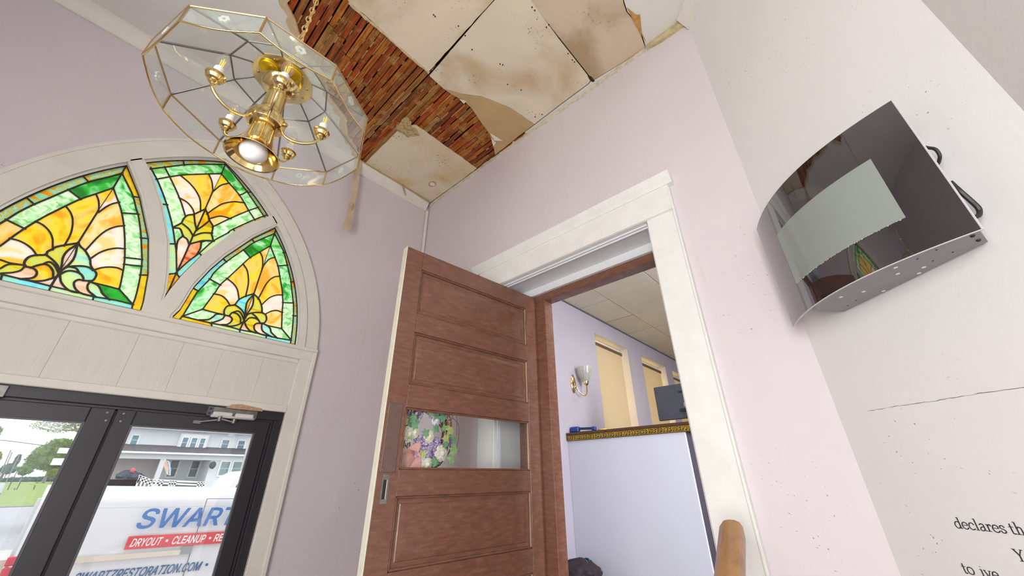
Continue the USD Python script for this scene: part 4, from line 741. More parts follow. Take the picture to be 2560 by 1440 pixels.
# ================================================================ lettering and cracks on the splayed wall
GL = {  # strokes: (points, width) on an x-height of 1
 'd': ([((.86, 1.62), (.86, .0)), .15], [((.86, .12), (1.06, .02)), .11], [((.66, 1.60), (.86, 1.60)), .08], [((.86, .82), (.62, .98), (.32, .92), (.12, .62), (.12, .34), (.30, .05), (.56, .02), (.84, .26)), .12]),
 'e': ([((.14, .54), (.90, .54)), .08], [((.90, .56), (.84, .84), (.56, .99), (.26, .86), (.11, .52), (.20, .16), (.50, .0), (.78, .06), (.92, .22)), .12]),
 'c': ([((.86, .74), (.76, .92), (.54, .99), (.26, .86), (.11, .50), (.22, .14), (.52, .0), (.86, .14)), .12],),
 'l': ([((.30, 1.62), (.30, .0)), .15], [((.08, 1.60), (.30, 1.60)), .08], [((.06, .03), (.54, .03)), .08]),
 'a': ([((.18, .84), (.40, .98), (.62, .94), (.72, .74), (.72, .10)), .13], [((.72, .10), (.94, .03)), .10], [((.72, .58), (.34, .50), (.13, .30), (.20, .05), (.44, .01), (.72, .20)), .11]),
 'r': ([((.30, .98), (.30, .0)), .14], [((.08, .96), (.30, .96)), .08], [((.06, .03), (.58, .03)), .08], [((.30, .66), (.46, .92), (.68, .97), (.72, .80)), .12]),
 's': ([((.70, .76), (.60, .94), (.38, .99), (.15, .86), (.18, .62), (.46, .50), (.70, .36), (.70, .12), (.46, .0), (.20, .06), (.12, .26)), .12],),
 't': ([((.34, 1.30), (.34, .24), (.44, .04), (.66, .06)), .14], [((.08, .94), (.66, .94)), .08]),
 'h': ([((.30, 1.62), (.30, .0)), .14], [((.08, 1.60), (.30, 1.60)), .08], [((.06, .03), (.54, .03)), .08], [((.30, .74), (.50, .96), (.76, .94), (.86, .70), (.86, .0)), .13], [((.64, .03), (1.08, .03)), .08]),
 'o': ([((.55, .99), (.24, .88), (.10, .50), (.24, .12), (.55, .01), (.86, .12), (1.0, .50), (.86, .88), (.55, .99)), .12],),
 'i': ([((.30, .98), (.30, .0)), .14], [((.08, .96), (.30, .96)), .08], [((.06, .03), (.54, .03)), .08], [((.29, 1.34), (.31, 1.36)), .18]),
 'v': ([((.10, .96), (.48, .02)), .14], [((.48, .02), (.84, .96)), .08], [((-.04, .96), (.30, .96)), .07], [((.68, .96), (1.0, .96)), .07]),
 'Y': ([((.12, 1.48), (.62, .72)), .16], [((.62, .72), (1.06, 1.48)), .09], [((.62, .74), (.62, .0)), .15], [((-.06, 1.48), (.36, 1.48)), .08], [((.88, 1.48), (1.24, 1.48)), .08], [((.36, .03), (.88, .03)), .08])}
ADV = {'d': 1.12, 'e': 1.02, 'c': .95, 'l': .62, 'a': .98, 'r': .80, 's': .84, 't': .74, 'h': 1.18, 'o': 1.12, 'i': .62, 'v': .98, 'Y': 1.2, ' ': .42, 'm': 1}
INK = mat('black_vinyl_lettering', (.035, .035, .04), .6)
def letters(par, text, t0, zb_, xh):
    x = 0
    for c in text:
        if c in GL:
            g = unary_union([LineString(spline(p, 6) if len(p) > 2 else p).buffer(w / 2, cap_style=2 if len(p) == 2 else 1, resolution=4) for p, w in GL[c]])
            g = affinity.translate(affinity.scale(g, xh, xh, origin=(0, 0)), t0 + x * xh, zb_)
            part(par, 'letter', frame(extr(g, .0012), CR, TD, (0, 0, 1), TN), INK, smooth=False)
        x += ADV.get(c, .9)
    return x * xh
def tz_of(q): p = bpx(q, 0); return (p - CR) @ TD, p[2]
t1, z1 = tz_of((2390, 1318)); t1b, z1b = tz_of((2522, 1336)); xh = (t1b - t1) / sum(ADV[c] for c in 'declares')
ln = thing('wall_lettering', 'black serif letters beginning "declares" on the pale splayed wall', 'lettering', ch(t1, 0, z1)); letters(ln, 'declares the', t1, (z1 + z1b) / 2, xh)
t2, z2 = tz_of((2545, 1402)); ln = thing('wall_lettering', 'black serif capital Y at the picture edge below the first line of wall lettering', 'lettering', ch(t2, 0, z2)); letters(ln, 'Y', t2, z2, xh)
t3, z3 = tz_of((2410, 1432)); ln = thing('wall_lettering', 'black serif letters beginning "to" in the lowest line on the splayed wall', 'lettering', ch(t3, 0, z3)); letters(ln, 'to  ive', t3, z3, xh)
def crackmesh(pts, w, seed):
    r_ = np.random.default_rng(seed); P = np.array([tz_of(q) for q in pts]); P = np.array([LineString(P).interpolate(f, normalized=True).coords[0] for f in np.linspace(0, 1, 46)])
    up = w * r_.uniform(.15, 1., 46); up[0] = up[-1] = w * .1; P[:, 1] += r_.normal(0, .0006, 46)
    return frame(extr(Polygon(np.vstack([P + np.c_[np.zeros(46), up], (P - np.c_[np.zeros(46), up])[::-1]])).buffer(0), .0006), CR, TD, (0, 0, 1), TN)
solo('wall_crack', crackmesh([(2168, 1028), (2240, 1016), (2350, 1000), (2440, 985), (2640, 957)], .0011, 2), mat('crack_dirt', (.33, .27, .18), .9, var=.5, vs=80), 'long dark horizontal crack in the paint above the wall lettering', 'crack')

# ================================================================ handrail
hr = thing('handrail', 'honey coloured wooden handrail end rising in front of the white casing', 'handrail', atx((1828, 1330), 1.62))
e0 = atx((1829, 1322), 1.62); e1 = atx((1822, 1440), 1.38); dirn = (e1 - e0) / np.linalg.norm(e1 - e0)
sd = np.cross(dirn, [0, 0, 1]); sd /= np.linalg.norm(sd); nu = np.cross(sd, dirn); nu = nu if nu[2] > 0 else -nu
pr = Polygon([(-.034, -.030), (.034, -.030), (.036, .006), (.020, .024), (.014, .027), (0, .030), (-.016, .029), (-.030, .022), (-.036, .008)])
part(hr, 'rail', frame(extr(pr, 1.3), e0 - dirn * .0, sd, nu, dirn), WOOD)
part(hr, 'end_cap', frame(lathe([(0, -.016), (.014, -.014), (.026, -.008), (.032, 0), (0, .001)], 20), e0 - nu * .002, sd, nu * .92, dirn), WOOD, 'rounded end')
part(hr, 'bracket', tube([e0 + dirn * .5 - nu * .03, e0 + dirn * .5 - nu * .09, e0 + dirn * .5 - nu * .09 + np.array([.25, 0, 0])], .008, 8), BRASSD)
part(hr, 'newel_post', cbox(e0[0] + dirn[0] * 1.2 - .03, e0[0] + dirn[0] * 1.2 + .03, e0[1] + dirn[1] * 1.2 - .03, e0[1] + dirn[1] * 1.2 + .03, 0, e0[2] + dirn[2] * 1.2 - .02, .004), WOOD)

# ================================================================ wreath on the back of the open door
wc = aty((1066, 1085), 1.80); back = DW
wr = thing('flower_wreath', 'wreath of lilac, cream roses and ivy seen through the glazed panel of the brown door', 'wreath', wc)
FU, FN = DU, DW
def wp(x, z, n): return wc + (-FU) * x + np.array([0, 0, z]) + FN * n    # x to the right as the viewer sees it
base_n = -.0
r = np.random.default_rng(8)
TWIG = mat('brown_twig', (.24, .12, .07), .8, var=.4, vs=30)
tw = []
for k in range(16):
    rr, ph, am = .145 + r.normal(0, .018), r.uniform(0, 6.28), r.uniform(.008, .02); t = np.linspace(0, 2 * np.pi, 40)[:-1]
    tw.append(tube([wp((rr + am * math.sin(5 * q + ph)) * math.cos(q), (rr + am * math.sin(5 * q + ph)) * math.sin(q), .02 + .02 * math.sin(3 * q + ph)) for q in t], .0032, 5, closed=True))
part(wr, 'twig_ring', tw, TWIG)
part(wr, 'loose_twig', [tube(spline([wp(.16, .10, .0), wp(.20, .06, -.01), wp(.205, -.02, -.01), wp(.19, -.09, 0)], 5), .0016, 5), tube(spline([wp(.15, .14, .0), wp(.185, .1, -.01), wp(.19, .0, -.01)], 5), .0014, 5)], TWIG)
LIL = [mat('lilac_petal_a', (.44, .30, .62), .6, var=.35, vs=60, c2=(.70, .58, .82)), mat('lilac_petal_b', (.62, .50, .76), .6, var=.3, vs=60, c2=(.34, .20, .50)), mat('deep_purple_petal', (.24, .10, .46), .5, var=.3, vs=40)]
CRM = mat('cream_petal', (.92, .86, .66), .6, var=.1, vs=30); CRM2 = mat('blush_petal', (.93, .83, .72), .6, var=.1, vs=30); PUR = mat('white_lilac_petal', (.86, .80, .90), .6)
IVY = [mat('ivy_green', (.16, .42, .20), .5, var=.3, vs=25), mat('light_ivy_green', (.34, .56, .22), .5, var=.3, vs=25), mat('yellow_ivy', (.58, .62, .20), .5, var=.3, vs=25)]
def petal_blob(c, R, n, pr_, seed):
    q = np.random.default_rng(seed); out = []
    for _ in range(n):
        v = q.normal(size=3); v /= np.linalg.norm(v); v = v * R * np.array([1, .6, 1]); p = np.asarray(c) + v
        m = trimesh.creation.icosphere(0, 1.0); ang = q.uniform(0, 6.28); m.vertices = m.vertices * np.array([pr_, pr_ * .5, pr_ * .7]); m.apply_transform(trimesh.transformations.rotation_matrix(ang, q.normal(size=3))); out.append(m.apply_translation(p))
    return out
for i, (x, z, R, m_) in enumerate(((-.10, .10, .055, 1), (.04, .125, .055, 0), (.085, .115, .035, 0), (-.02, -.08, .05, 0), (-.07, -.115, .05, 1), (-.04, -.045, .035, 1), (.055, -.05, .03, 0), (.01, -.09, .045, 0), (.05, -.12, .028, 2))):
    part(wr, 'lilac_cluster', petal_blob(wp(x, z, -.012), R, 90, .010, 30 + i), LIL[m_], smooth=False)
part(wr, 'purple_bloom', [m for m in petal_blob(wp(.125, -.028, -.02), .024, 50, .013, 77)], LIL[2], smooth=False)
def rose(c, R, seed):
    q = np.random.default_rng(seed); out = [ball(c, R * .45, 1)]
    for ringi, (n, rr) in enumerate(((4, .38), (6, .62), (8, .88))):
        for k in range(n):
            a = k * 2 * math.pi / n + ringi * .4 + q.normal(0, .1); m = trimesh.creation.icosphere(1, 1.0); m.vertices = m.vertices * np.array([R * .42, R * .12, R * .36])
            m.apply_transform(trimesh.transformations.rotation_matrix(.5 - ringi * .25, (1, 0, 0))); m.apply_transform(trimesh.transformations.rotation_matrix(a, (0, 1, 0)))
            out.append(m.apply_translation(np.asarray(c) + np.array([math.sin(a) * R * rr * .8, ringi * R * .08, math.cos(a) * R * rr * .8])))
    return out
for i, (x, z, R, m_) in enumerate(((.0, -.015, .034, CRM), (.085, -.095, .042, CRM2), (-.125, -.01, .040, CRM), (-.09, .0, .03, CRM), (.0, -.15, .038, CRM), (.035, .07, .028, PUR), (-.03, -.125, .024, PUR))):
    part(wr, 'rose', rose(wp(x, z, -.035), R, 50 + i), m_)
def ivyleaf(c, s, ang, tilt, seed):
    P = np.array([(0, -.5), (.25, -.35), (.55, -.45), (.42, -.1), (.62, .15), (.25, .2), (0, .75), (-.25, .2), (-.62, .15), (-.42, -.1), (-.55, -.45), (-.25, -.35)]) * s
    ca, sa = math.cos(ang), math.sin(ang); P = P @ np.array([[ca, sa], [-sa, ca]])
    m = extr(Polygon(P), .0012); m.vertices[:, 2] += .25 * (m.vertices[:, 0] ** 2 + m.vertices[:, 1] ** 2) / s * tilt
    return frame(m, c, -FU, (0, 0, 1), FN)
for i in range(30):
    a = r.uniform(0, 6.28); rr = r.uniform(.10, .185); part(wr, 'ivy_leaf', ivyleaf(wp(rr * math.cos(a), rr * math.sin(a), r.uniform(-.045, -.02)), r.uniform(.026, .045), r.uniform(0, 6.28), r.uniform(-2, 2), i), IVY[i % 3], smooth=False)
for i, (x, z, s, m_) in enumerate(((.155, -.075, .055, 1), (.14, -.125, .045, 1), (.12, .02, .05, 2), (.10, -.02, .045, 2), (-.10, .04, .05, 0), (-.115, .07, .045, 0), (.065, .085, .045, 0), (.02, .09, .04, 0), (.03, .025, .04, 0), (-.03, .0, .04, 0), (.04, -.14, .04, 0))):
    part(wr, 'ivy_leaf', ivyleaf(wp(x, z, -.05), s, i * 1.3, 1.5, i), IVY[m_], smooth=False)
RIB = mat('coral_ribbon', (.78, .26, .22), .5, var=.25, vs=8, c2=(.90, .52, .46))
def ribbonloop(P, w):
    P = spline(P, 6); V = np.vstack([np.vstack([p - FN * w, p + FN * w, p + FN * w + [0, 0, .0015], p - FN * w + [0, 0, .0015]]) for p in P]); Fs = []
    for i in range(len(P) - 1):
        for q in range(4): Fs += [(i * 4 + q, i * 4 + (q + 1) % 4, i * 4 + 4 + (q + 1) % 4), (i * 4 + q, i * 4 + 4 + (q + 1) % 4, i * 4 + 4 + q)]
    return trimesh.Trimesh(V, Fs, process=False)
bow_ = []
for pts, in ((((-.065, -.06), (-.10, -.075), (-.15, -.12), (-.16, -.16), (-.11, -.15), (-.08, -.10)),), (((-.08, -.10), (-.10, -.15), (-.10, -.21), (-.06, -.19), (-.06, -.12)),), (((-.09, -.10), (-.17, -.09), (-.20, -.13), (-.14, -.16)),)):
    bow_.append(frame(extr(Polygon(spline(list(pts) + [pts[0]], 6)[:-1]).buffer(.012), .010), wc - FN * .045, -FU, (0, 0, 1), FN))
for m in bow_: part(wr, 'ribbon', m, RIB)
part(wr, 'berry_sprig', petal_blob(wp(.125, .06, -.02), .022, 60, .004, 5) + petal_blob(wp(.13, .10, -.02), .02, 50, .004, 6), mat('rust_berry', (.45, .18, .06), .5), smooth=False)
# ================================================================ the office beyond the doorway
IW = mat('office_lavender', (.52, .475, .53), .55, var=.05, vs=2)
FO = .65
NX = [(5.37, 6.56), (7.14, 8.36), (8.74, 9.5)]
ow = Polygon([(2.30, FO), (9.9, FO), (9.9, 4.5), (2.30, 4.5)]).difference(unary_union([sbox(a, 1.6, b, 3.775) for a, b in NX]))
struct('wall_office_front', wallxz(ow, YF, YF + .26), IW)
struct('wall_office_end', cbox(9.8, 9.95, -2.1, 3.3, FO, 4.5), IW)
struct('wall_office_side', cbox(2.3, 9.9, -2.2, -2.05, FO, 4.5), IW)
struct('wall_office_inner', wallyz(Polygon([(-2.1, FO), (3.0, FO), (3.0, 4.5), (-2.1, 4.5)]).difference(sbox(DY0, FO - .1, DY1, DZ1)), 2.302, 2.34), IW)
struct('floor_office', cbox(1.9, 9.9, -2.1, 3.1, FO - .08, FO), mat('dark_office_floor', (.085, .055, .05), .4, var=.4, vs=6))
cl = thing('ceiling_office', 'suspended ceiling of plain beige tiles in the office', kind='structure')
TILE = [mat(f'ceiling_tile_{i}', c, .8, var=.07, vs=3, bump=.1, bs=120) for i, c in enumerate(((.68, .61, .46), (.66, .59, .44), (.70, .625, .47)))]
px_, py_ = .842, .79; gx0, gy0 = 4.96 - 4 * px_, 2.42
for i in range(10):
    for j in range(-5, 1):
        x0, y0 = gx0 + i * px_, gy0 + j * py_; x1, y1 = min(x0 + px_, 9.8), min(y0 + py_, YF) if j == 0 else y0 + py_
        if x1 < 2.34: continue
        x0 = max(x0, 2.342); dz = rng.uniform(0, .006)
        part(cl, 'tile', cbox(x0 + .004, x1 - .004, y0 + .004, y1 - .004, 4.082 + dz, 4.10 + dz, .002), TILE[rng.integers(3)], smooth=False)
    if gx0 + i * px_ > 2.36: part(cl, 'grid_bar', cbox(gx0 + i * px_ - .006, gx0 + i * px_ + .006, -2.05, YF, 4.086, 4.11), mat('dark_grid_bar', (.20, .18, .15), .6))
for j in range(-5, 1): part(cl, 'grid_bar', cbox(2.34, 9.8, gy0 + j * py_ - .006, gy0 + j * py_ + .006, 4.087, 4.11), MAT['dark_grid_bar'])
part(cl, 'ceiling_deck', cbox(2.3, 9.9, -2.1, 3.2, 4.115, 4.2), mat('grey_deck', (.3, .28, .25), .8))
part(cl, 'wall_angle', cbox(2.34, 9.8, YF - .02, YF, 4.07, 4.083), mat('dark_wall_angle', (.16, .13, .14), .6))
BLD = usdkit.material(stage, '/World/Looks/yellow_roller_blind', {'d': ('diffuse_bsdf', {'color': (.76, .70, .58)}), 't': ('translucent_bsdf', {'color': (.66, .58, .44)}), 'm': ('mix_closure', {'fac': .5})}, [('d.BSDF', 'm.closure1'), ('t.BSDF', 'm.closure2')], surface='m.closure')
YPANE = stained('glass_yellow_obscure', [(1., .88, .42), (1., .92, .55), (1., .85, .38)], 4.)
ords = ['first', 'second', 'third']
for k, (a, b) in enumerate(NX):
    w = thing(f'window_{4 + k}', f'{ords[k]} tall office window from the left with yellow glass behind a pale roller blind', 'window', ((a + b) / 2, YF, 1.6), kind='structure')
    part(w, 'pane', cbox(a + .03, b - .03, YF + .20, YF + .205, 1.63, 3.75), YPANE)
    part(w, 'window_frame', wallxz(sbox(a, 1.6, b, 3.775).difference(sbox(a + .04, 1.65, b - .04, 3.735)), YF + .17, YF + .24), WHITE)
    part(w, 'reveal', [cbox(a - .005, a + .004, YF - .001, YF + .2, 1.6, 3.775), cbox(b - .004, b + .005, YF - .001, YF + .2, 1.6, 3.775)], IW)
    bl = part(w, 'roller_blind', cbox(a + .015, b - .14, YF + .075, YF + .078, 1.75, 3.64), BLD, 'pale roller blind')
    part(w, 'blind_rail', cbox(a + .01, b - .11, YF + .065, YF + .095, 3.62, 3.675, .004), mat('brown_blind_rail', (.16, .10, .035), .4))
w = thing('window_7', 'added plain side window of the office, out of view', 'window', (3.1, -2.05, 1.3), kind='structure')  # unseen window added on the wall to carry the side fill
part(w, 'window_frame', wallxz(sbox(2.36, 1.25, 3.86, 3.35).difference(sbox(2.43, 1.32, 3.79, 3.28)), -2.05, -1.99), WHITE)
part(w, 'pane', cbox(2.43, 3.79, -2.03, -2.025, 1.32, 3.28), GLASS)
lf_ = thing('ceiling_light', 'added rectangular white light fixture in the office ceiling, out of view', 'ceiling light', (5.8, .9, 4.03))  # unseen fixture added around the office fill light
part(lf_, 'frame', flatxy(sbox(4.97, .37, 6.63, 1.43).difference(sbox(5.0, .4, 6.6, 1.4)), 4.02, 4.082), WHITE)
part(lf_, 'reflector', cbox(5.0, 6.6, .4, 1.4, 4.066, 4.082), PORC)
ct = thing('reception_counter', 'tall pale lavender reception counter with a dark wood top and gilded edge', 'counter', (4.366, 2.2, FO))
CX, CY0 = 4.366, 1.48
part(ct, 'front_panel', cbox(CX, CX + .03, CY0, YF - .001, FO, 2.03, .002), mat('counter_lavender', (.71, .72, .785), .6, var=.03, vs=1.5))
part(ct, 'end_panel', cbox(CX + .03, CX + .62, CY0, CY0 + .03, FO, 2.03, .002), mat('dark_grey_end_panel', (.085, .075, .095), .4, var=.2, vs=4))
part(ct, 'top_shelf', cbox(CX - .035, CX + .42, CY0 - .10, YF - .001, 2.095, 2.125, .004), mat('dark_wood_top', (.115, .050, .030), .35, var=.3, vs=14, stretch=(8, 1, 1)))
part(ct, 'top_moulding', cbox(CX - .028, CX + .41, CY0 - .09, YF - .001, 2.028, 2.096, .006), MAT['dark_wood_top'])
gm = []; r = np.random.default_rng(2); y = CY0 - .09
while y < YF - .02:
    for k in range(2):
        c = np.array([CX - .030, y + .015, 2.062 + .010 * math.sin(y * 60 + k * 3.1)]); gm.append(tube([c + [0, .013 * math.cos(t), .013 * math.sin(t)] for t in np.linspace(0, 5.2, 9)], .0052, 5))
    y += .034
part(ct, 'gilded_carving', gm + [cbox(CX - .032, CX - .026, CY0 - .09, YF - .001, 2.032, 2.040, .002), cbox(CX - .032, CX - .026, CY0 - .09, YF - .001, 2.084, 2.092, .002)], GOLD, 'gilded running scroll along the edge', smooth=20)
gm = []
x = CX
while x < CX + .40:
    c = np.array([x + .015, CY0 - .092, 2.062]); gm.append(tube([c + [.013 * math.cos(t), 0, .013 * math.sin(t)] for t in np.linspace(0, 5.2, 9)], .0052, 5)); x += .034
part(ct, 'gilded_carving', gm, GOLD, 'gilded scroll on the short end')
mo = thing('computer_monitor', 'dark grey computer monitor seen from behind on the reception counter', 'monitor', (4.53, 1.60, 2.125))
MG = mat('ribbed_dark_grey_plastic', (.075, .08, .095), .45, bump=.35, bs=6, stretch=(1, 2, 26), var=.25, vs=5)
part(mo, 'back_shell', frame(cbox(-.17, .36, -.19, .19, 0, .035, .008), (4.50, 1.425, 2.368), (0, 1, 0), (0, 0, 1), (1, 0, 0)), MG)
part(mo, 'vent', cbox(4.494, 4.501, 1.43, 1.50, 2.455, 2.475, .002), BLACKP)
part(mo, 'sticker', cbox(4.497, 4.501, 1.395, 1.475, 2.300, 2.350), mat('grey_sticker', (.22, .23, .25), .5))
part(mo, 'socket_panel', cbox(4.492, 4.503, 1.37, 1.52, 2.25, 2.285, .002), BLACKP)
part(mo, 'stand', cbox(4.535, 4.565, 1.37, 1.43, 2.13, 2.30, .006), BLACKP); part(mo, 'foot', cbox(4.46, 4.66, 1.27, 1.53, 2.124, 2.138, .005), BLACKP)
part(mo, 'cable', tube(spline([(4.495, 1.45, 2.27), (4.47, 1.43, 2.24), (4.47, 1.40, 2.19), (4.50, 1.385, 2.14)], 5), .006, 6), BLACKP)
sp_ = thing('blue_stapler', 'blue stapler lying on the counter top by the wall', 'stapler', (4.45, 2.75, 2.125))
BLU = mat('bright_blue_plastic', (.015, .06, .32), .35)
part(sp_, 'base', cbox(4.42, 4.47, 2.62, 2.955, 2.125, 2.140, .003), mat('dark_grey_plastic', (.06, .07, .08), .4)); part(sp_, 'head', cbox(4.415, 4.475, 2.83, 2.955, 2.138, 2.205, .010), BLU)
part(sp_, 'arm', bar((4.445, 2.84, 2.178), (4.445, 2.60, 2.165), .035, .028, c=.004), mat('dark_teal_plastic', (.02, .05, .09), .4)); part(sp_, 'rear_cap', cbox(4.425, 4.465, 2.585, 2.64, 2.14, 2.185, .005), BLU)
yt = thing('yellow_tape_roll', 'yellow disc lying on the counter beside the blue stapler', 'tape roll', (4.47, 2.50, 2.125))
part(yt, 'roll', lathe([(.032, 2.125), (.06, 2.125), (.062, 2.13), (.062, 2.146), (.06, 2.15), (.032, 2.15)], 28, (4.47, 2.50, 0)), mat('yellow_plastic', (.85, .60, .04), .4))
part(yt, 'core', lathe([(.026, 2.125), (.0325, 2.125), (.0325, 2.148), (.026, 2.148)], 24, (4.47, 2.50, 0)), mat('card_core', (.5, .38, .2), .7))
sc = thing('wall_sconce', 'brass wall sconce with a cut glass shade on the lavender office wall', 'sconce', (4.60, YF, 2.80))
bp = lathe([(0, 0), (.058, 0), (.060, .006), (.050, .012), (.046, .018), (.030, .024), (0, .028)], 28); bp.vertices = bp.vertices * np.array([1, 2.2, 1])
part(sc, 'back_plate', frame(bp, (4.60, YF, 2.805), (1, 0, 0), (0, 0, 1), (0, -1, 0)), BRASS)
part(sc, 'back_boss', frame(lathe([(0, 0), (.030, 0), (.026, .02), (.012, .035), (0, .036)], 20), (4.60, YF - .02, 2.76), (1, 0, 0), (0, 0, 1), (0, -1, 0)), BRASS)
part(sc, 'arm', tube(spline([(4.605, YF - .045, 2.755), (4.625, YF - .07, 2.69), (4.68, YF - .10, 2.645), (4.735, YF - .12, 2.66), (4.755, YF - .125, 2.72), (4.752, YF - .125, 2.79)], 6), .0085, 8), BRASS)
SCc = (4.752, YF - .125, 0)
part(sc, 'holder', lathe([(0, 2.785), (.016, 2.785), (.030, 2.80), (.036, 2.825), (.040, 2.845), (.030, 2.845), (0, 2.84)], 20, SCc), BRASS)
sh = lathe([(.036, 2.84), (.050, 2.85), (.082, 2.90), (.105, 2.96), (.118, 3.03), (.121, 3.045), (.115, 3.045), (.100, 2.965), (.078, 2.905), (.048, 2.858), (.034, 2.848)], 36, SCc)
part(sc, 'glass_shade', sh, pane_mat('cut_glass', (.86, .87, .84), .28, (.80, .78, .70), 1.5, .1), 'cut glass bowl shade')
part(sc, 'shade_rib', [tube([(SCc[0] + rr * math.cos(a), SCc[1] + rr * math.sin(a), zz) for rr, zz in ((.052, 2.851), (.084, 2.90), (.107, 2.96), (.120, 3.035))], .003, 4) for a in np.arange(18) * math.pi / 9], ETCH, 'cut facets')
part(sc, 'lamp_bulb', ball((SCc[0], SCc[1], 2.90), .03, 2, (1, 1, 1.3)), BULBW)
fl_ = thing('dark_bag', 'dark crumpled bag with blue straps lying on the office floor by the wall', 'bag', (4.08, 2.72, FO))
m = trimesh.creation.icosphere(4, 1.0); d_ = meshkit.fbm(m.vertices * 2.3 + 5, 4, 3); m.vertices = m.vertices * (0.75 + .5 * d_[:, None]) * np.array([.24, .20, .13]); m.vertices[:, 2] = np.maximum(m.vertices[:, 2], -.06); m.apply_translation((4.06, 2.72, FO + .062))
part(fl_, 'sack', m, mat('dark_fabric', (.045, .030, .038), .8, var=.5, vs=20))
for k in range(4):
    part(fl_, 'strap', tube(spline([(3.92 + .05 * k, 2.58 + .03 * k, FO + .03), (4.0 + .04 * k, 2.64, FO + .15 + .01 * k), (4.1 + .02 * k, 2.74, FO + .165), (4.2, 2.82 - .04 * k, FO + .08)], 6), .009, 6), mat('navy_strap', (.04, .07, .14), .6) if k % 2 else mat('teal_strap', (.06, .16, .22), .6))

# ================================================================ outside
GRD = mat('grey_asphalt', (.38, .38, .395), .8, var=.12, vs=2.5, bump=.1, bs=60)
CON = mat('pale_concrete', (.55, .53, .49), .8, var=.1, vs=3)
LAWN = mat('mown_grass', (.25, .33, .065), .9, var=.28, vs=.9, bump=.4, bs=30, c2=(.17, .26, .045))
DIRT = mat('brown_soil', (.36, .26, .19), .9, var=.3, vs=4)
def band(name, y0, z0, y1, z1, mat_, label, x0=-200, x1=260):
    V = [(x0, y0, z0), (x1, y0, z0), (x1, y1, z1), (x0, y1, z1)]; V += [(a, b, c - .3) for a, b, c in V]
    Fq = [(0, 1, 2, 3), (7, 6, 5, 4), (0, 4, 5, 1), (1, 5, 6, 2), (2, 6, 7, 3), (3, 7, 4, 0)]
    struct(name, trimesh.Trimesh(V, [t for a, b, c, d in Fq for t in ((a, b, c), (a, c, d))], process=False), mat_, label, smooth=False)
yA, yB, yC = 20.0, 88.0, 160.0
zA_ = aty((15, 1385), yA)[2]; zB_ = aty((40, 1268), yB)[2]; zC_ = aty((60, 1206), yC)[2]; zS = aty((12, 1402), 18.4)[2]
band('soil_bed', 3.25, -1.0, 18.4, zS, DIRT, 'bare soil in front of the building', -200, 260)
band('sidewalk', 18.4, zS + .02, yA, zA_ + .10, CON, 'pale concrete sidewalk')
band('road', yA, zA_, yB, zB_, GRD, 'grey street')
band('curb', yB, zB_ + .12, yB + 1.0, zB_ + .13, mat('dark_curb', (.25, .25, .24), .8), 'curb beyond the street')
band('lawn', yB + 1.0, zB_ + .1, yC, zC_, LAWN, 'mown green lawn across the street')
band('far_ground', yC, zC_, 390, zC_ + 1.2, mat('far_grass', (.30, .38, .16), .9, var=.3, vs=.2), 'far ground')

# the van
VW = mat('van_white', (.74, .745, .75), .28, coat=.5); VY = 6.5
van = thing('white_van', 'white work van with blue and red lettering parked outside the front doors', 'van', (3.0, VY + 1, -.95))
vx0, vx1 = .04, 6.1; slope = -.032
def vz(x, z): return z + slope * (x - vx0)
def vside(P, th=.003, off=0.0):
    """polygon in (x, z) of the van's side, following its slight slope"""
    m = extr(P, th); v = m.vertices.copy(); v[:, 1] = v[:, 1] + slope * (v[:, 0] - vx0); m.vertices = v
    return frame(m, (0, VY - off - th, 0), (1, 0, 0), (0, 0, 1), (0, 1, 0))
prof = [(0, -.55), (-.02, .2), (.0, .60), (.03, 1.10), (.085, 1.42), (.13, 1.50), (.22, 1.560), (.5, 1.590), (1.5, 1.590), (1.78, 1.56), (1.9, 1.42), (2.0, .6), (2.0, -.55)]
body = frame(extr(Polygon(prof), vx1 - vx0), (vx0, VY, 0), (0, 1, 0), (0, 0, 1), (1, 0, 0)); body.vertices[:, 2] += slope * (body.vertices[:, 0] - vx0)
part(van, 'body', body, VW, smooth=35)
def V5(x, z): return (x, z)
SEAM = mat('dark_panel_seam', (.16, .16, .17), .6); VRED = mat('banner_red', (.72, .09, .10), .4); VBLUE = mat('lettering_blue', (.07, .20, .50), .4); VNAVY = mat('lettering_navy', (.045, .13, .27), .4); VWT = mat('lettering_white', (.90, .88, .86), .4)
def vX(q): p = aty(q, VY); return p[0], p[2] - slope * (p[0] - vx0)
dx, dz = vX((518, 1247)); dzb = .3
for x0, x1, z0, z1 in ((dx - .004, dx + .004, -.4, dz), (dx, dx + 1.35, dz - .003, dz + .003), (dx + 1.35, dx + 1.357, -.4, dz)):
    part(van, 'door_seam', vside(sbox(x0, z0, x1, z1), .003), SEAM)
part(van, 'body_crease', vside(sbox(vx0 + .15, 1.375, vx1 - 1.3, 1.379), .002), mat('soft_grey_crease', (.55, .56, .57), .5))
rx, rz = vX((195, 1400)); rx2, rz2 = vX((455, 1381))
part(van, 'door_rail', vside(sbox(rx - .4, rz - .025, rx2 - .02, rz + .022), .018), mat('beige_rail', (.72, .66, .54), .5), 'beige sliding door rail')
hx, hz = vX((475, 1376)); part(van, 'rail_catch', vside(sbox(rx2 - .02, hz - .03, hx + .012, hz + .045), .022), mat('grey_catch', (.30, .31, .32), .4))
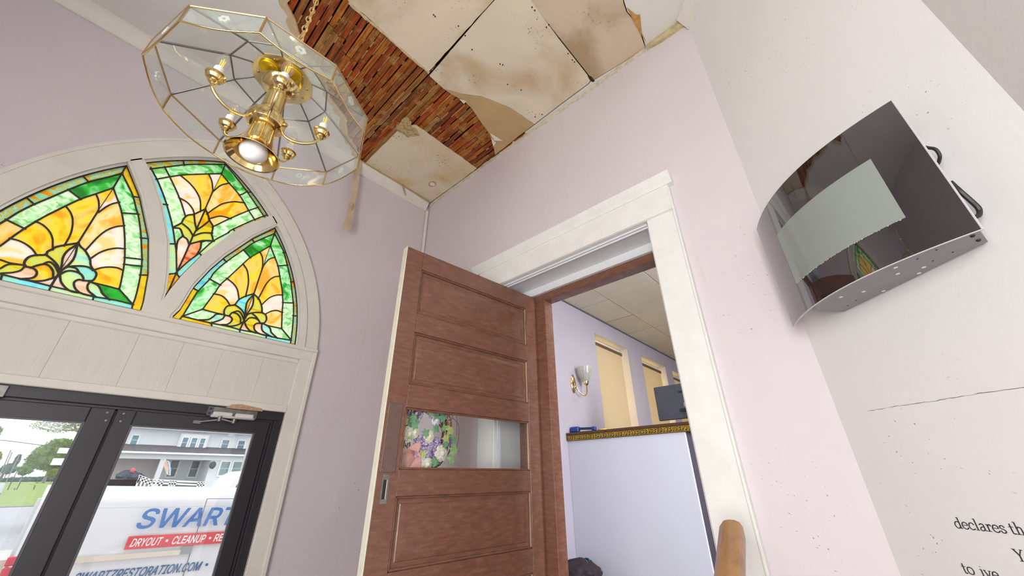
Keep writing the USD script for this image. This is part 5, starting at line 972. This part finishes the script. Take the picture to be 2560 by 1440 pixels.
def vtext(name, text, xa, xb, z0, h, m_, bold=True, lean=.20, off=.0, ref=None, label=None):
    f_ = meshkit.text_mesh(ref or text, 1.0, .01, bold); w0 = np.ptp(f_.vertices[:, 0]); m = meshkit.text_mesh(text, 1.0, .01, bold); v = m.vertices.copy(); v[:, 0] -= f_.vertices[:, 0].min()
    v[:, 0] = v[:, 0] * (xb - xa) / w0; v[:, 1] *= h; v[:, 0] = xa + v[:, 0] + lean * v[:, 1] - lean * h * .5
    v[:, 1] += z0 + slope * (v[:, 0] - vx0); v[:, 2] = v[:, 2] * .2
    m.vertices = v
    return part(van, name, frame(m, (0, VY - off - .0025, 0), (1, 0, 0), (0, 0, 1), (0, 1, 0)), m_, label, smooth=False)
sx, sz = vX((337, 1322)); ex, ez = vX((553, 1296)); _, st = vX((345, 1272))
vtext('side_lettering', 'SWARTZ', sx + .01, ex - .005, sz + .004, st - sz - .008, VBLUE, ref='SWAR', label='large blue slanted capitals on the van')
bx, bt = vX((322, 1341)); bx2, bb = vX((309, 1375))
part(van, 'red_banner', vside(sbox(bx, bb, bx + 1.75, bt), .002), VRED, 'red banner with white words')
for w_, a, b in (('DRYOUT', 321.5, 405), ('CLEANUP', 425.5, 512), ('REBUILD', 531, 612)):
    x0, zb0 = vX((a, 1366.5 - (a - 321.5) * .062)); x1, _ = vX((b, 1360)); vtext('banner_lettering', w_, x0 + .012, x1 - .012, bb + .026, bt - bb - .052, VWT, off=.002, label='white words on the red banner')
for a in (415, 521):
    x0, _ = vX((a, 1358)); part(van, 'banner_dot', vside(Point(x0, (bb + bt) / 2).buffer(.013), .003, .002), VWT)
ux, uz = vX((186, 1441)); ux2, uz2 = vX((499, 1425)); _, ut = vX((497, 1405))
vtext('web_lettering', 'SWARTZRESTORATION.COM', ux, ux2, uz2, (ut - uz2), VNAVY, bold=True, lean=.26, label='narrow navy slanted capitals along the van')
x0, z0 = vX((517, 1411.6)); part(van, 'web_dot', vside(Point(x0, z0).buffer(.014), .003), VNAVY)
x0, z0 = vX((535, 1423)); vtext('web_lettering', '4', x0, x0 + .07, uz2, ut - uz2, VNAVY, bold=False)
RL = mat('red_tail_lamp', (.60, .03, .06), .2, coat=.5)
for za_, zb__ in ((.80, .915), (.925, 1.0)): part(van, 'tail_lamp', cbox(vx0 - .035, vx0 + .03, VY + .01, VY + .10, za_ - .02, zb__ - .02, .008), RL)
part(van, 'tail_lamp', cbox(vx0 - .03, vx0 + .01, VY + .35, VY + .42, .98, 1.12, .008), RL, 'red reflector strip')
part(van, 'rear_window', cbox(vx0 - .012, vx0 + .02, VY + .18, VY + .9, 1.12, 1.44, .006), mat('dark_vehicle_glass', (.10, .13, .14), .08, coat=.5))
part(van, 'rear_door_edge', cbox(vx0 - .03, vx0 + .02, VY + .11, VY + .135, -.3, 1.47, .004), mat('pale_teal_grey', (.62, .68, .68), .4))
part(van, 'windscreen', cbox(vx1 - 1.1, vx1 - .3, VY - .004, VY + .01, .55, 1.1, .003), MAT['dark_vehicle_glass'], 'front door window')
for x in (1.15, 4.9):
    part(van, 'wheel', frame(lathe([(0, 0), (.20, 0), (.22, .02), (.33, .02), (.35, .05), (.35, .20), (0, .22)], 28), (x, VY + .01, -.62), (1, 0, 0), (0, 0, 1), (0, 1, 0)), mat('black_tyre', (.03, .03, .03), .8))

# the white house over the street
HW = mat('house_white', (.80, .845, .86), .7, var=.03, vs=.5); HT = mat('house_trim_white', (.88, .89, .89), .6); HTEAL = mat('teal_window_glass', (.14, .34, .40), .12, var=.3, vs=1.2); HBL = mat('blue_grey_window_glass', (.19, .32, .40), .12, var=.3, vs=1.5)
HDG = mat('dark_green_grey_glass', (.12, .19, .19), .15, var=.5, vs=2.5); HGR = mat('grey_green_blind', (.27, .38, .36), .4, var=.15, vs=2.5); SHG = mat('dark_shingles', (.12, .115, .125), .85, var=.45, vs=6, bump=.4, bs=12)
def hz_(x, y, Y): return aty((280 + x / 7.111, 1050 + y / 7.111), Y)
YH, YP = 31.0, 29.0
hs = thing('white_house', 'white two storey house with a dark porch roof across the street', 'house', (5.0, YH, .2))
hl = hz_(-190, 300, YH)[0]; hr_ = hz_(2500, 300, YH)[0] + .15; eave = hz_(700, 165, YH)[2]; grnd = -1.0
wt = hz_(1200, 500, YH)[2]
part(hs, 'upper_wall', cbox(hl, hr_, YH, YH + 6, wt - .5, eave, 0), HW)
part(hs, 'lower_wall', cbox(hl, hr_, YH, YH + 6, grnd, wt - .45, 0), mat('porch_wall_beige', (.66, .62, .57), .7, var=.15, vs=.8))
part(hs, 'eave', cbox(hl - .4, hr_ + .4, YH - .55, YH + 6.4, eave - .02, eave + .26, .03), mat('eave_grey_white', (.74, .76, .78), .6))
part(hs, 'roof', frame(extr(Polygon([(YH - .6, eave + .26), (YH + 6.5, eave + .26), (YH + 3, eave + 2.2)]), hr_ - hl + .8), (hl - .4, 0, 0), (0, 1, 0), (0, 0, 1), (1, 0, 0)), SHG)
pt = hz_(1200, 500, YH)[2]; pb = hz_(1200, 612, YP)[2]; bm = hz_(1200, 705, YP)[2]
part(hs, 'porch_roof', frame(extr(Polygon([(YP - .35, pb), (YP - .35, pb + .05), (YH + .02, pt + .12), (YH + .02, pb)]), hr_ - hl), (hl, 0, 0), (0, 1, 0), (0, 0, 1), (1, 0, 0)), SHG, 'dark shingled porch roof')
part(hs, 'gutter', cbox(hl, hr_, YP - .42, YP - .3, pb - .02, pb + .07, .01), HT)
part(hs, 'porch_beam', cbox(hl, hr_, YP - .1, YP + .12, bm, pb, .01), mat('pale_greenish_beam', (.78, .83, .79), .6))
def quad(P, Y):
    Q = [hz_(x, y, Y) for x, y in P]; return (Q[0][0] + Q[3][0]) / 2, (Q[1][0] + Q[2][0]) / 2, (Q[2][2] + Q[3][2]) / 2, (Q[0][2] + Q[1][2]) / 2
def hwin(P, Y, g, bars=1):
    x0, x1, z0, z1 = quad(P, Y); t = .07
    f = part(hs, 'window_frame', wallxz(sbox(x0 - t, z0 - t, x1 + t, z1 + t).difference(sbox(x0 + .01, z0 + .01, x1 - .01, z1 - .01)), Y - .07, Y + .03), HT)
    part(f, 'pane', cbox(x0, x1, Y - .03, Y - .01, z0, z1), g)
    part(f, 'meeting_rail', cbox(x0, x1, Y - .05, Y - .02, (z0 + z1) / 2 - .03, (z0 + z1) / 2 + .03), mat('window_rail_tone', (.42, .52, .55), .5))
bx0, bx1, bz0, bz1 = quad(((1240, 230), (1740, 260), (1665, 540), (1140, 520)), YH - .25)
part(hs, 'triple_bay', cbox(bx0, bx1, YH - .22, YH + .02, bz0, bz1, .02), HT, 'white surround of the three middle windows')
hwin(((370, 275), (490, 275), (425, 440), (305, 440)), YH, HTEAL)
for P in (((1265, 315), (1365, 315), (1305, 490), (1205, 490)), ((1420, 322), (1520, 322), (1470, 495), (1370, 495)), ((1575, 330), (1665, 330), (1610, 505), (1525, 505))): hwin(P, YH - .22, HBL)
for P in (((1965, 355), (2090, 360), (2045, 505), (1925, 505)), ((2250, 370), (2365, 375), (2325, 520), (2210, 520))): hwin(P, YH, HBL)
rx0 = hz_(1740, 800, YP)[0]; part(hs, 'sun_room_wall', cbox(rx0, hr_, YP, YH + .1, grnd, bm + .02, 0), HW, 'closed in right end of the porch')
for P in (((1950, 740), (2110, 745), (2035, 985), (1875, 985)), ((2165, 745), (2320, 745), (2250, 985), (2095, 985))): hwin(P, YP, HGR)
mx0 = hz_(905, 800, YH - .5)[0]; part(hs, 'porch_back_wall', cbox(mx0, rx0, YH - .5, YH, grnd, bm + .3, 0), mat('porch_pale_blue', (.72, .78, .80), .7))
for P in (((1060, 715), (1205, 720), (1105, 1010), (960, 1005)), ((1435, 725), (1570, 730), (1475, 1015), (1340, 1010))): hwin(P, YH - .5, HDG)
for a, b in ((850, 945),): 
    x0, x1 = hz_(a - 60, 900, YP)[0], hz_(b - 60, 900, YP)[0]; part(hs, 'porch_column', cbox(x0, x1, YP - .1, YP + .12, grnd, bm, .02), HT)
fz = hz_(1300, 1140, YP)[2]
part(hs, 'porch_floor', cbox(hl, rx0, YP - .2, YH, -1.0, fz - 1.1), mat('porch_dark_base', (.13, .17, .14), .8, var=.4, vs=2))
part(hs, 'porch_skirt', cbox(hz_(640, 1150, YP + .3)[0], rx0, YP + .25, YP + .3, -1.0, hz_(900, 1128, YP + .3)[2]), MAT['porch_dark_base'])
rail = thing('porch_railing', 'white porch railing with a sloping ramp in front of the house', 'railing', hz_(1000, 1150, YP - .4))
YR = YP - 1.1
def rb(a, b, w=.07): part(rail, 'rail', bar(hz_(*a, YR), hz_(*b, YR), w, w), HT)
rb((700, 1062), (1640, 1110)); rb((720, 1120), (1650, 1160)); rb((480, 985), (720, 1080)); rb((500, 1060), (720, 1150)); rb((440, 1120), (520, 1000)); rb((720, 1180), (1650, 1200), .05)
for x in (500, 560, 620, 690, 760, 830, 900, 1040, 1085, 1130, 1540, 1590, 1640):
    y = 990 + max(0, min(1, (x - 480) / 240)) * 90 if x < 720 else 1075 + (x - 720) * .04
    p = hz_(x, y, YR); part(rail, 'post', cbox(p[0] - .035, p[0] + .035, YR - .035, YR + .035, -1.0, p[2] + .02), HT)
fg = thing('porch_flag', 'small faded coloured flag hanging beside the porch column', 'flag', hz_(960, 850, YP - .25))
P = [hz_(x, y, YP - .65) for x, y in ((950, 720), (985, 745), (1005, 880), (1000, 985), (970, 960), (930, 850), (920, 800))]
part(fg, 'cloth', wallxz(Polygon([(p[0], p[2]) for p in P]), YP - .66, YP - .64), mat('faded_flag', (.78, .60, .36), .8, var=.6, vs=2.2, c2=(.66, .30, .32)))
part(fg, 'pole', tube([hz_(935, 700, YP - .14), hz_(960, 715, YP - .7)], .02, 6), HT)
part(fg, 'trim', wallxz(Polygon([(p[0] + .10, p[2]) for p in P[:4]] + [(p[0] + .02, p[2]) for p in P[:4][::-1]]).buffer(0), YP - .665, YP - .658), mat('flag_blue', (.50, .62, .72), .7))
gr = thing('porch_clutter', 'dark covered heap of things with a red bundle on the left part of the porch', 'heap', hz_(300, 1050, YP - .3))
m = trimesh.creation.icosphere(3, 1.0); d_ = meshkit.fbm(m.vertices * 2 + 3, 4, 9); a, b = hz_(90, 900, YP - .4), hz_(490, 1110, YP - .4)
m.vertices = m.vertices * (.6 + .7 * d_[:, None]) * np.array([(b[0] - a[0]) / 2, .6, (a[2] - b[2]) / 2 * 1.1]) + np.array([(a[0] + b[0]) / 2, YP - .35, (a[2] + b[2]) / 2])
part(gr, 'cover', m, mat('dark_blue_cover', (.075, .09, .13), .7, var=.6, vs=5)); c = hz_(370, 895, YP - .9)
m = trimesh.creation.icosphere(2, .11); m.vertices *= 1 + .3 * (meshkit.noise(m.vertices * 6) - .5)[:, None]; part(gr, 'red_bundle', m.apply_translation(c), mat('red_cloth', (.66, .10, .13), .7))
for x in (-60, 60, 190, 320): p = hz_(x, 1150, YP - .5); part(gr, 'box', cbox(p[0] - .55, p[0] + .5, YP - .8, YP - .3, p[2] - .35, p[2] + .25, .02), mat('muddy_box', (.25, .22, .23), .7, var=.5, vs=4))
pp = thing('thin_pole', 'thin pinkish pole in front of the right end of the white house', 'pole', hz_(2250, 1080, YP - .8)); part(pp, 'shaft', tube([hz_(2452, 330, YP - .8), hz_(2330, 760, YP - .8), hz_(2235, 1090, YP - .8), hz_(2235, 1090, YP - .8) * [1, 1, 0] + [0, 0, -1.0]], .05, 8), mat('pink_grey_pole', (.62, .55, .53), .6))
fx = thing('porch_plant_basket', 'small dark hanging basket by the right porch column', 'hanging basket', hz_(1795, 820, YP - .3)); part(fx, 'basket', ball(hz_(1790, 800, YP - .3), .16, 2, (1, 1, 1.2)), mat('very_dark_green', (.05, .07, .06), .8)); part(fx, 'trailing_stem', tube([hz_(1795, 780, YP - .3), hz_(1780, 870, YP - .3)], .06, 6), MAT['very_dark_green'])

# parked cars
def car(name, label, x, y, z, L, H, c, flip=False, W=1.7, yaw=0.):
    t = thing(name, label, 'car', (x, y, z))
    cm = mat(name + '_paint', c, .25, coat=.5)
    pr_ = [(0, .25), (.02, .55), (.08, .62), (.24, .68), (.36, .96), (.42, 1.0), (.64, 1.0), (.72, .94), (.86, .66), (.97, .58), (1, .45), (1, .25)]
    P = [((1 - a if flip else a) * L - L / 2, b * H) for a, b in pr_]
    def put(m): 
        m = m.copy(); m.apply_transform(trimesh.transformations.rotation_matrix(yaw, (0, 0, 1))); return m.apply_translation((x, y, z))
    part(t, 'body', put(frame(extr(Polygon(P), W), (0, -W / 2, 0), (1, 0, 0), (0, 0, 1), (0, 1, 0))), cm, smooth=25)
    for a, b in ((.30, .50), (.52, .74)):
        Q = Polygon([((1 - u if flip else u) * L - L / 2, v * H) for u, v in ((a, .68), (a + .085, .93), (b - .01 if a < .4 else b - .05, .93), (b, .68))])
        part(t, 'window', put(frame(extr(Q, W + .02), (0, -W / 2 - .01, 0), (1, 0, 0), (0, 0, 1), (0, 1, 0))), mat('dark_vehicle_glass', (.10, .13, .14), .08))
    for a in (.17, .80):
        for s in (-1, 1):
            part(t, 'wheel', put(frame(lathe([(0, -.1), (.18, -.1), (.31, -.09), (.33, 0), (.31, .09), (.18, .1), (0, .1)], 20), ((1 - a if flip else a) * L - L / 2, s * (W / 2 - .08), .31), (1, 0, 0), (0, 0, 1), (0, 1, 0))), MAT['black_tyre'])
    return t
p = hz_(2020, 1215, 13.5); car('white_car', 'white car whose roof shows above the white van', p[0] + .45, 13.5, -1.0, 3.3, p[2] + 1.0 + .42, (.86, .87, .87))
def lp(x, y, Y): return aty((x / 6.543, 1030 + y / 6.543), Y)
def mpp(x, y, Y): return (lp(x + 6.543, y, Y)[0] - lp(x, y, Y)[0])       # metres to a pixel of the photograph there
for nm, lab, x, yb, wpx, Y, H, c in (('red_car', 'red car at the edge of the lawn on the left', 470, 1250, 40, 150, 1.5, (.55, .05, .08)), ('blue_car', 'dark blue car on the lawn edge right of the red car', 640, 1200, 24, 156, 1.5, (.10, .15, .32)),
        ('dark_suv', 'dark grey car at the far end of the lawn, left of the big tree', 400, 1185, 17, 190, 2.2, (.12, .14, .17)), ('far_white_car', 'white car parked far down the street', 185, 1112, 28, 230, 1.9, (.82, .85, .86)), ('far_pale_car', 'pale car at the left picture edge far down the street', 20, 1118, 16, 225, 2.0, (.78, .83, .85))):
    p = lp(x, yb, Y); car(nm, lab, p[0], Y, p[2], wpx * mpp(x, yb, Y), H * wpx * mpp(x, yb, Y) / 4.2, c)
# trees
def crown_mesh(c, R, n, s, seed, gap=.62):
    q = np.random.default_rng(seed); d = q.normal(size=(n * 3, 3)); d /= np.linalg.norm(d, axis=1, keepdims=True); rad = q.uniform(.55, 1.05, n * 3) ** .6
    P = d * rad[:, None]; f = meshkit.fbm(P * 1.9 + seed, 3, seed); keep = (f > .5 - gap * .14) & (np.linalg.norm(P, axis=1) < .55 + .75 * f); P = P[keep][:n]
    P = P * np.asarray(R) + np.asarray(c); k = len(P); U = q.normal(size=(k, 3)); U /= np.linalg.norm(U, axis=1, keepdims=True); W = np.cross(U, q.normal(size=(k, 3))); W /= np.linalg.norm(W, axis=1, keepdims=True); ss = s * q.uniform(.6, 1.3, (k, 1))
    V = np.stack([P - U * ss, P + W * ss * .55, P + U * ss, P - W * ss * .55], 1).reshape(-1, 3); i = np.arange(k)[:, None] * 4
    return trimesh.Trimesh(V, np.vstack([i + [0, 1, 2], i + [0, 2, 3]]), process=False)
def gz(Y): return float(np.interp(Y, [3, 18.4, yA, yB, yC, 390], [-1, zS, zA_, zB_, zC_, zC_ + 1.2]))
def leafm(name, a, b):
    MAT[name] = usdkit.material(stage, '/World/Looks/' + name, {'g': ('geometry', {}), 'n': ('noise_texture', {'scale': .9, 'detail': 4.}), 'r': ('rgb_ramp', {'ramp': [(.35, a), (.65, b)]}), 'd': ('diffuse_bsdf', {}), 't': ('translucent_bsdf', {}), 'm': ('mix_closure', {'fac': .4})},
        [('g.position', 'n.vector'), ('n.fac', 'r.fac'), ('r.color', 'd.color'), ('r.color', 't.color'), ('d.BSDF', 'm.closure1'), ('t.BSDF', 'm.closure2')], surface='m.closure'); return MAT[name]
LF1 = leafm('leaf_green', (.12, .23, .05), (.33, .44, .13)); LF2 = leafm('leaf_yellow_green', (.24, .31, .06), (.40, .44, .13)); LF3 = leafm('leaf_blue_green', (.10, .20, .17), (.22, .32, .28)); BARK = mat('grey_bark', (.30, .27, .25), .9, var=.3, vs=6)
GRP = {'conifer_tree': 'trees far down the street', 'leafy_tree': 'trees and bushes across the street'}
def tree(name, label, px, Y, r, m_, seed, n=5000, s=.28, zr=1.0, base=None):
    c = lp(*px, Y); base = gz(Y) - .05; t = thing(name, label, 'tree', (c[0], Y, base), GRP.get(name))
    core = trimesh.creation.icosphere(3, 1.0); core.vertices = core.vertices * (.45 + .65 * meshkit.fbm(core.vertices * 2.2 + seed, 4, seed)[:, None]) * np.array([r, r * .8, r * zr]) + c
    part(t, 'foliage', [crown_mesh(c, (r, r * .8, r * zr), n, s, seed), core], m_, kind='stuff', smooth=False)
    b0 = np.array([c[0], Y, base]); part(t, 'trunk', tube([b0, b0 * .5 + np.array(c) * .5, c], [.28 * r / 4, .2 * r / 4, .08 * r / 4], 8), BARK)
    return t
for nm, lab, x, y, rp, Y, m_, sd, n, sp_x, zr in (('leafy_tree', 'big round green tree on the lawn beyond the street', 930, 700, 74, 172, LF1, 3, 9000, 3.4, .78), ('leafy_tree', 'yellow green bush at the right foot of the big tree', 880, 1000, 19, 160, LF2, 5, 2200, 2.2, .8),
        ('leafy_tree', 'lower green tree at the left foot of the big tree', 430, 930, 24, 205, LF1, 7, 2600, 2.4, .95), ('leafy_tree', 'green bush low at the right, beside the yellow green bush', 860, 1095, 10, 154, LF3, 9, 1200, 1.6, .6), ('conifer_tree', 'dark thin evergreen far down the street', 275, 800, 9, 240, LF3, 11, 1800, 1.8, 2.8),
        ('conifer_tree', 'hazy blue green trees far down the street at the left', 150, 930, 26, 280, LF3, 12, 2200, 2.4, .75), ('leafy_tree', 'green branch tips entering at the left picture edge', -90, 330, 22, 110, LF1, 14, 700, 2.6, 1.3), ('leafy_tree', 'pale green tree low at the left picture edge', -70, 760, 16, 250, LF2, 15, 1500, 2., 1.6)):
    k = mpp(x, y, Y); tree(nm, lab, (x, y), Y, rp * k, m_, sd, n, sp_x * k, zr)
hg = thing('far_hedge', 'dark green row of bushes behind the parked cars far down the street', 'hedge', (lp(600, 1150, 222)[0], 222, gz(222)))
hx0, hx1, hzt = lp(-150, 1150, 222)[0], lp(1450, 1150, 222)[0], lp(400, 1075, 222)[2]
n = 90; V = []; q = np.random.default_rng(17)
for i in range(n):
    x = hx0 + (hx1 - hx0) * i / (n - 1); h = (hzt - gz(222)) * q.uniform(.75, 1.15)
    V += [(x, 221, gz(222) - .1), (x, 221 + q.uniform(0, .6), gz(222) + h), (x, 223, gz(222) + h * .9), (x, 223.4, gz(222) - .1)]
Fh = [t for i in range(n - 1) for k in range(3) for t in ((i * 4 + k, i * 4 + 4 + k, i * 4 + 5 + k), (i * 4 + k, i * 4 + 5 + k, i * 4 + 1 + k))]
part(hg, 'foliage', [trimesh.Trimesh(V, Fh, process=False), crown_mesh(((hx0 + hx1) / 2, 221, (gz(222) + hzt) / 2), ((hx1 - hx0) / 2, .9, (hzt - gz(222)) * .7), 2500, .45, 19)], LF3, kind='stuff', smooth=False)
bt = thing('bare_tree', 'thin nearly bare tree with fine twigs above the big green tree', 'tree', lp(1200, 500, 180)); q = np.random.default_rng(6)
trunk = spline([lp(1330, 900, 180) * [1, 1, 0] + [0, 0, gz(180) - .05]] + [lp(x, y, 180) for x, y in ((1290, 420), (1250, 290), (1190, 170), (1160, 90), (1100, -40))], 6); part(bt, 'trunk', tube(trunk, np.linspace(.40, .16, len(trunk)), 6), BARK); tw = []
for k in range(46):
    s = trunk[q.integers(10, len(trunk))]; e = lp(q.uniform(560, 1300), q.uniform(90, 330), 180 + q.uniform(-3, 3)); mid = (s + e) / 2 + q.normal(0, 1.2, 3); tw.append(tube(spline([s, mid, e], 4), np.linspace(.13, .04, 9), 4))
part(bt, 'twigs', tw, mat('pale_twig', (.42, .38, .37), .9), kind='stuff'); part(bt, 'spring_leaves', crown_mesh(lp(960, 230, 180), (6., 3, 1.9), 500, .26, 21), LF1, kind='stuff', smooth=False)
# poles, posts, reflection boards
def pole(name, label, a, b, Y, r_, m_=BARK):
    p, q_ = lp(*a, Y), lp(*b, Y); q_[2] = min(q_[2], gz(Y)); t = thing(name, label, 'pole', q_); part(t, 'shaft', tube([p, q_], r_, 8), m_); return t
PD = mat('dark_pole', (.07, .09, .09), .6)
pole('street_lamp_post', 'dark lamp post standing at the left beside the parked cars', (150, 840), (0, 1090), 60, .09, PD)
pole('utility_pole', 'utility pole far left, first of the row', (180, 620), (70, 960), 120, .07); pole('utility_pole', 'utility pole second in the row at the left', (200, 660), (110, 950), 124, .07); pole('utility_pole', 'utility pole nearest the dark evergreen', (320, 700), (190, 980), 122, .07)
for i, (a, b) in enumerate((((205, 1110), (140, 1245)), ((245, 1245), (215, 1310)), ((360, 1100), (310, 1195)), ((575, 1195), (545, 1285)))):
    pole('lawn_post', ('dark post beside the far pavement', 'short dark post at the near edge of the lawn', 'dark post in front of the dark grey car', 'thin post standing in the grass before the blue car')[i], a, b, 128, .08, PD)
gl = thing('globe_lamp', 'white globe lamp in front of the big tree', 'lamp', lp(325, 870, 140)); part(gl, 'globe', ball(lp(325, 870, 140), .40, 2), PORC); part(gl, 'post', tube([lp(325, 885, 140), lp(325, 885, 140) * [1, 1, 0] + [0, 0, gz(140)]], .08, 6), PD)
for nm, P, lab in (('street_sign', ((975, 588), (1180, 588), (1135, 682), (925, 672)), 'upper white door glass reflection built as a board in front of the big tree'), ('street_sign', ((870, 757), (1095, 757), (1040, 870), (818, 868)), 'lower white door glass reflection built as a board in front of the big tree')):
    YS = 22. if 'upper' in lab else 18.; Q = [lp(x, y, YS) for x, y in P]; x0, x1 = (Q[0][0] + Q[3][0]) / 2, (Q[1][0] + Q[2][0]) / 2 + .42; z0, z1 = (Q[2][2] + Q[3][2]) / 2, (Q[0][2] + Q[1][2]) / 2
    t = thing(nm, lab, 'sign', ((x0 + x1) / 2, YS, z0)); part(t, 'board', cbox(x0, x1, YS, YS + .03, z0, z1, .005), mat('reflection_white', (.92, .93, .93), .4)); xp = x1 - .03; part(t, 'post', tube([(xp, YS + .06, z1), (xp, YS + .06, -1.0)], .03, 6), GREY)  # white boards stand for ceiling lights reflected in the door glass
wi = thing('overhead_wire', 'thin wire crossing the sky at the left', 'wire', lp(200, 470, 40)); part(wi, 'strand', tube(spline([lp(-200, 440, 40), lp(200, 480, 40), lp(700, 545, 40), lp(1300, 600, 40)], 6), .018, 4), PD)
wb = thing('white_utility_box', 'white roadside box at the left picture edge beside the lawn', 'box', lp(10, 1340, 34)); p = lp(-10, 1340, 34); part(wb, 'cabinet', cbox(p[0] - .8, lp(45, 1250, 34)[0], 34, 34.6, p[2], lp(10, 1165, 34)[2], .03), mat('pale_grey_box', (.66, .70, .70), .5)); part(wb, 'plinth', cbox(p[0] - .85, lp(47, 1250, 34)[0], 33.9, 34.7, p[2] - .1, p[2] + .03), PD)
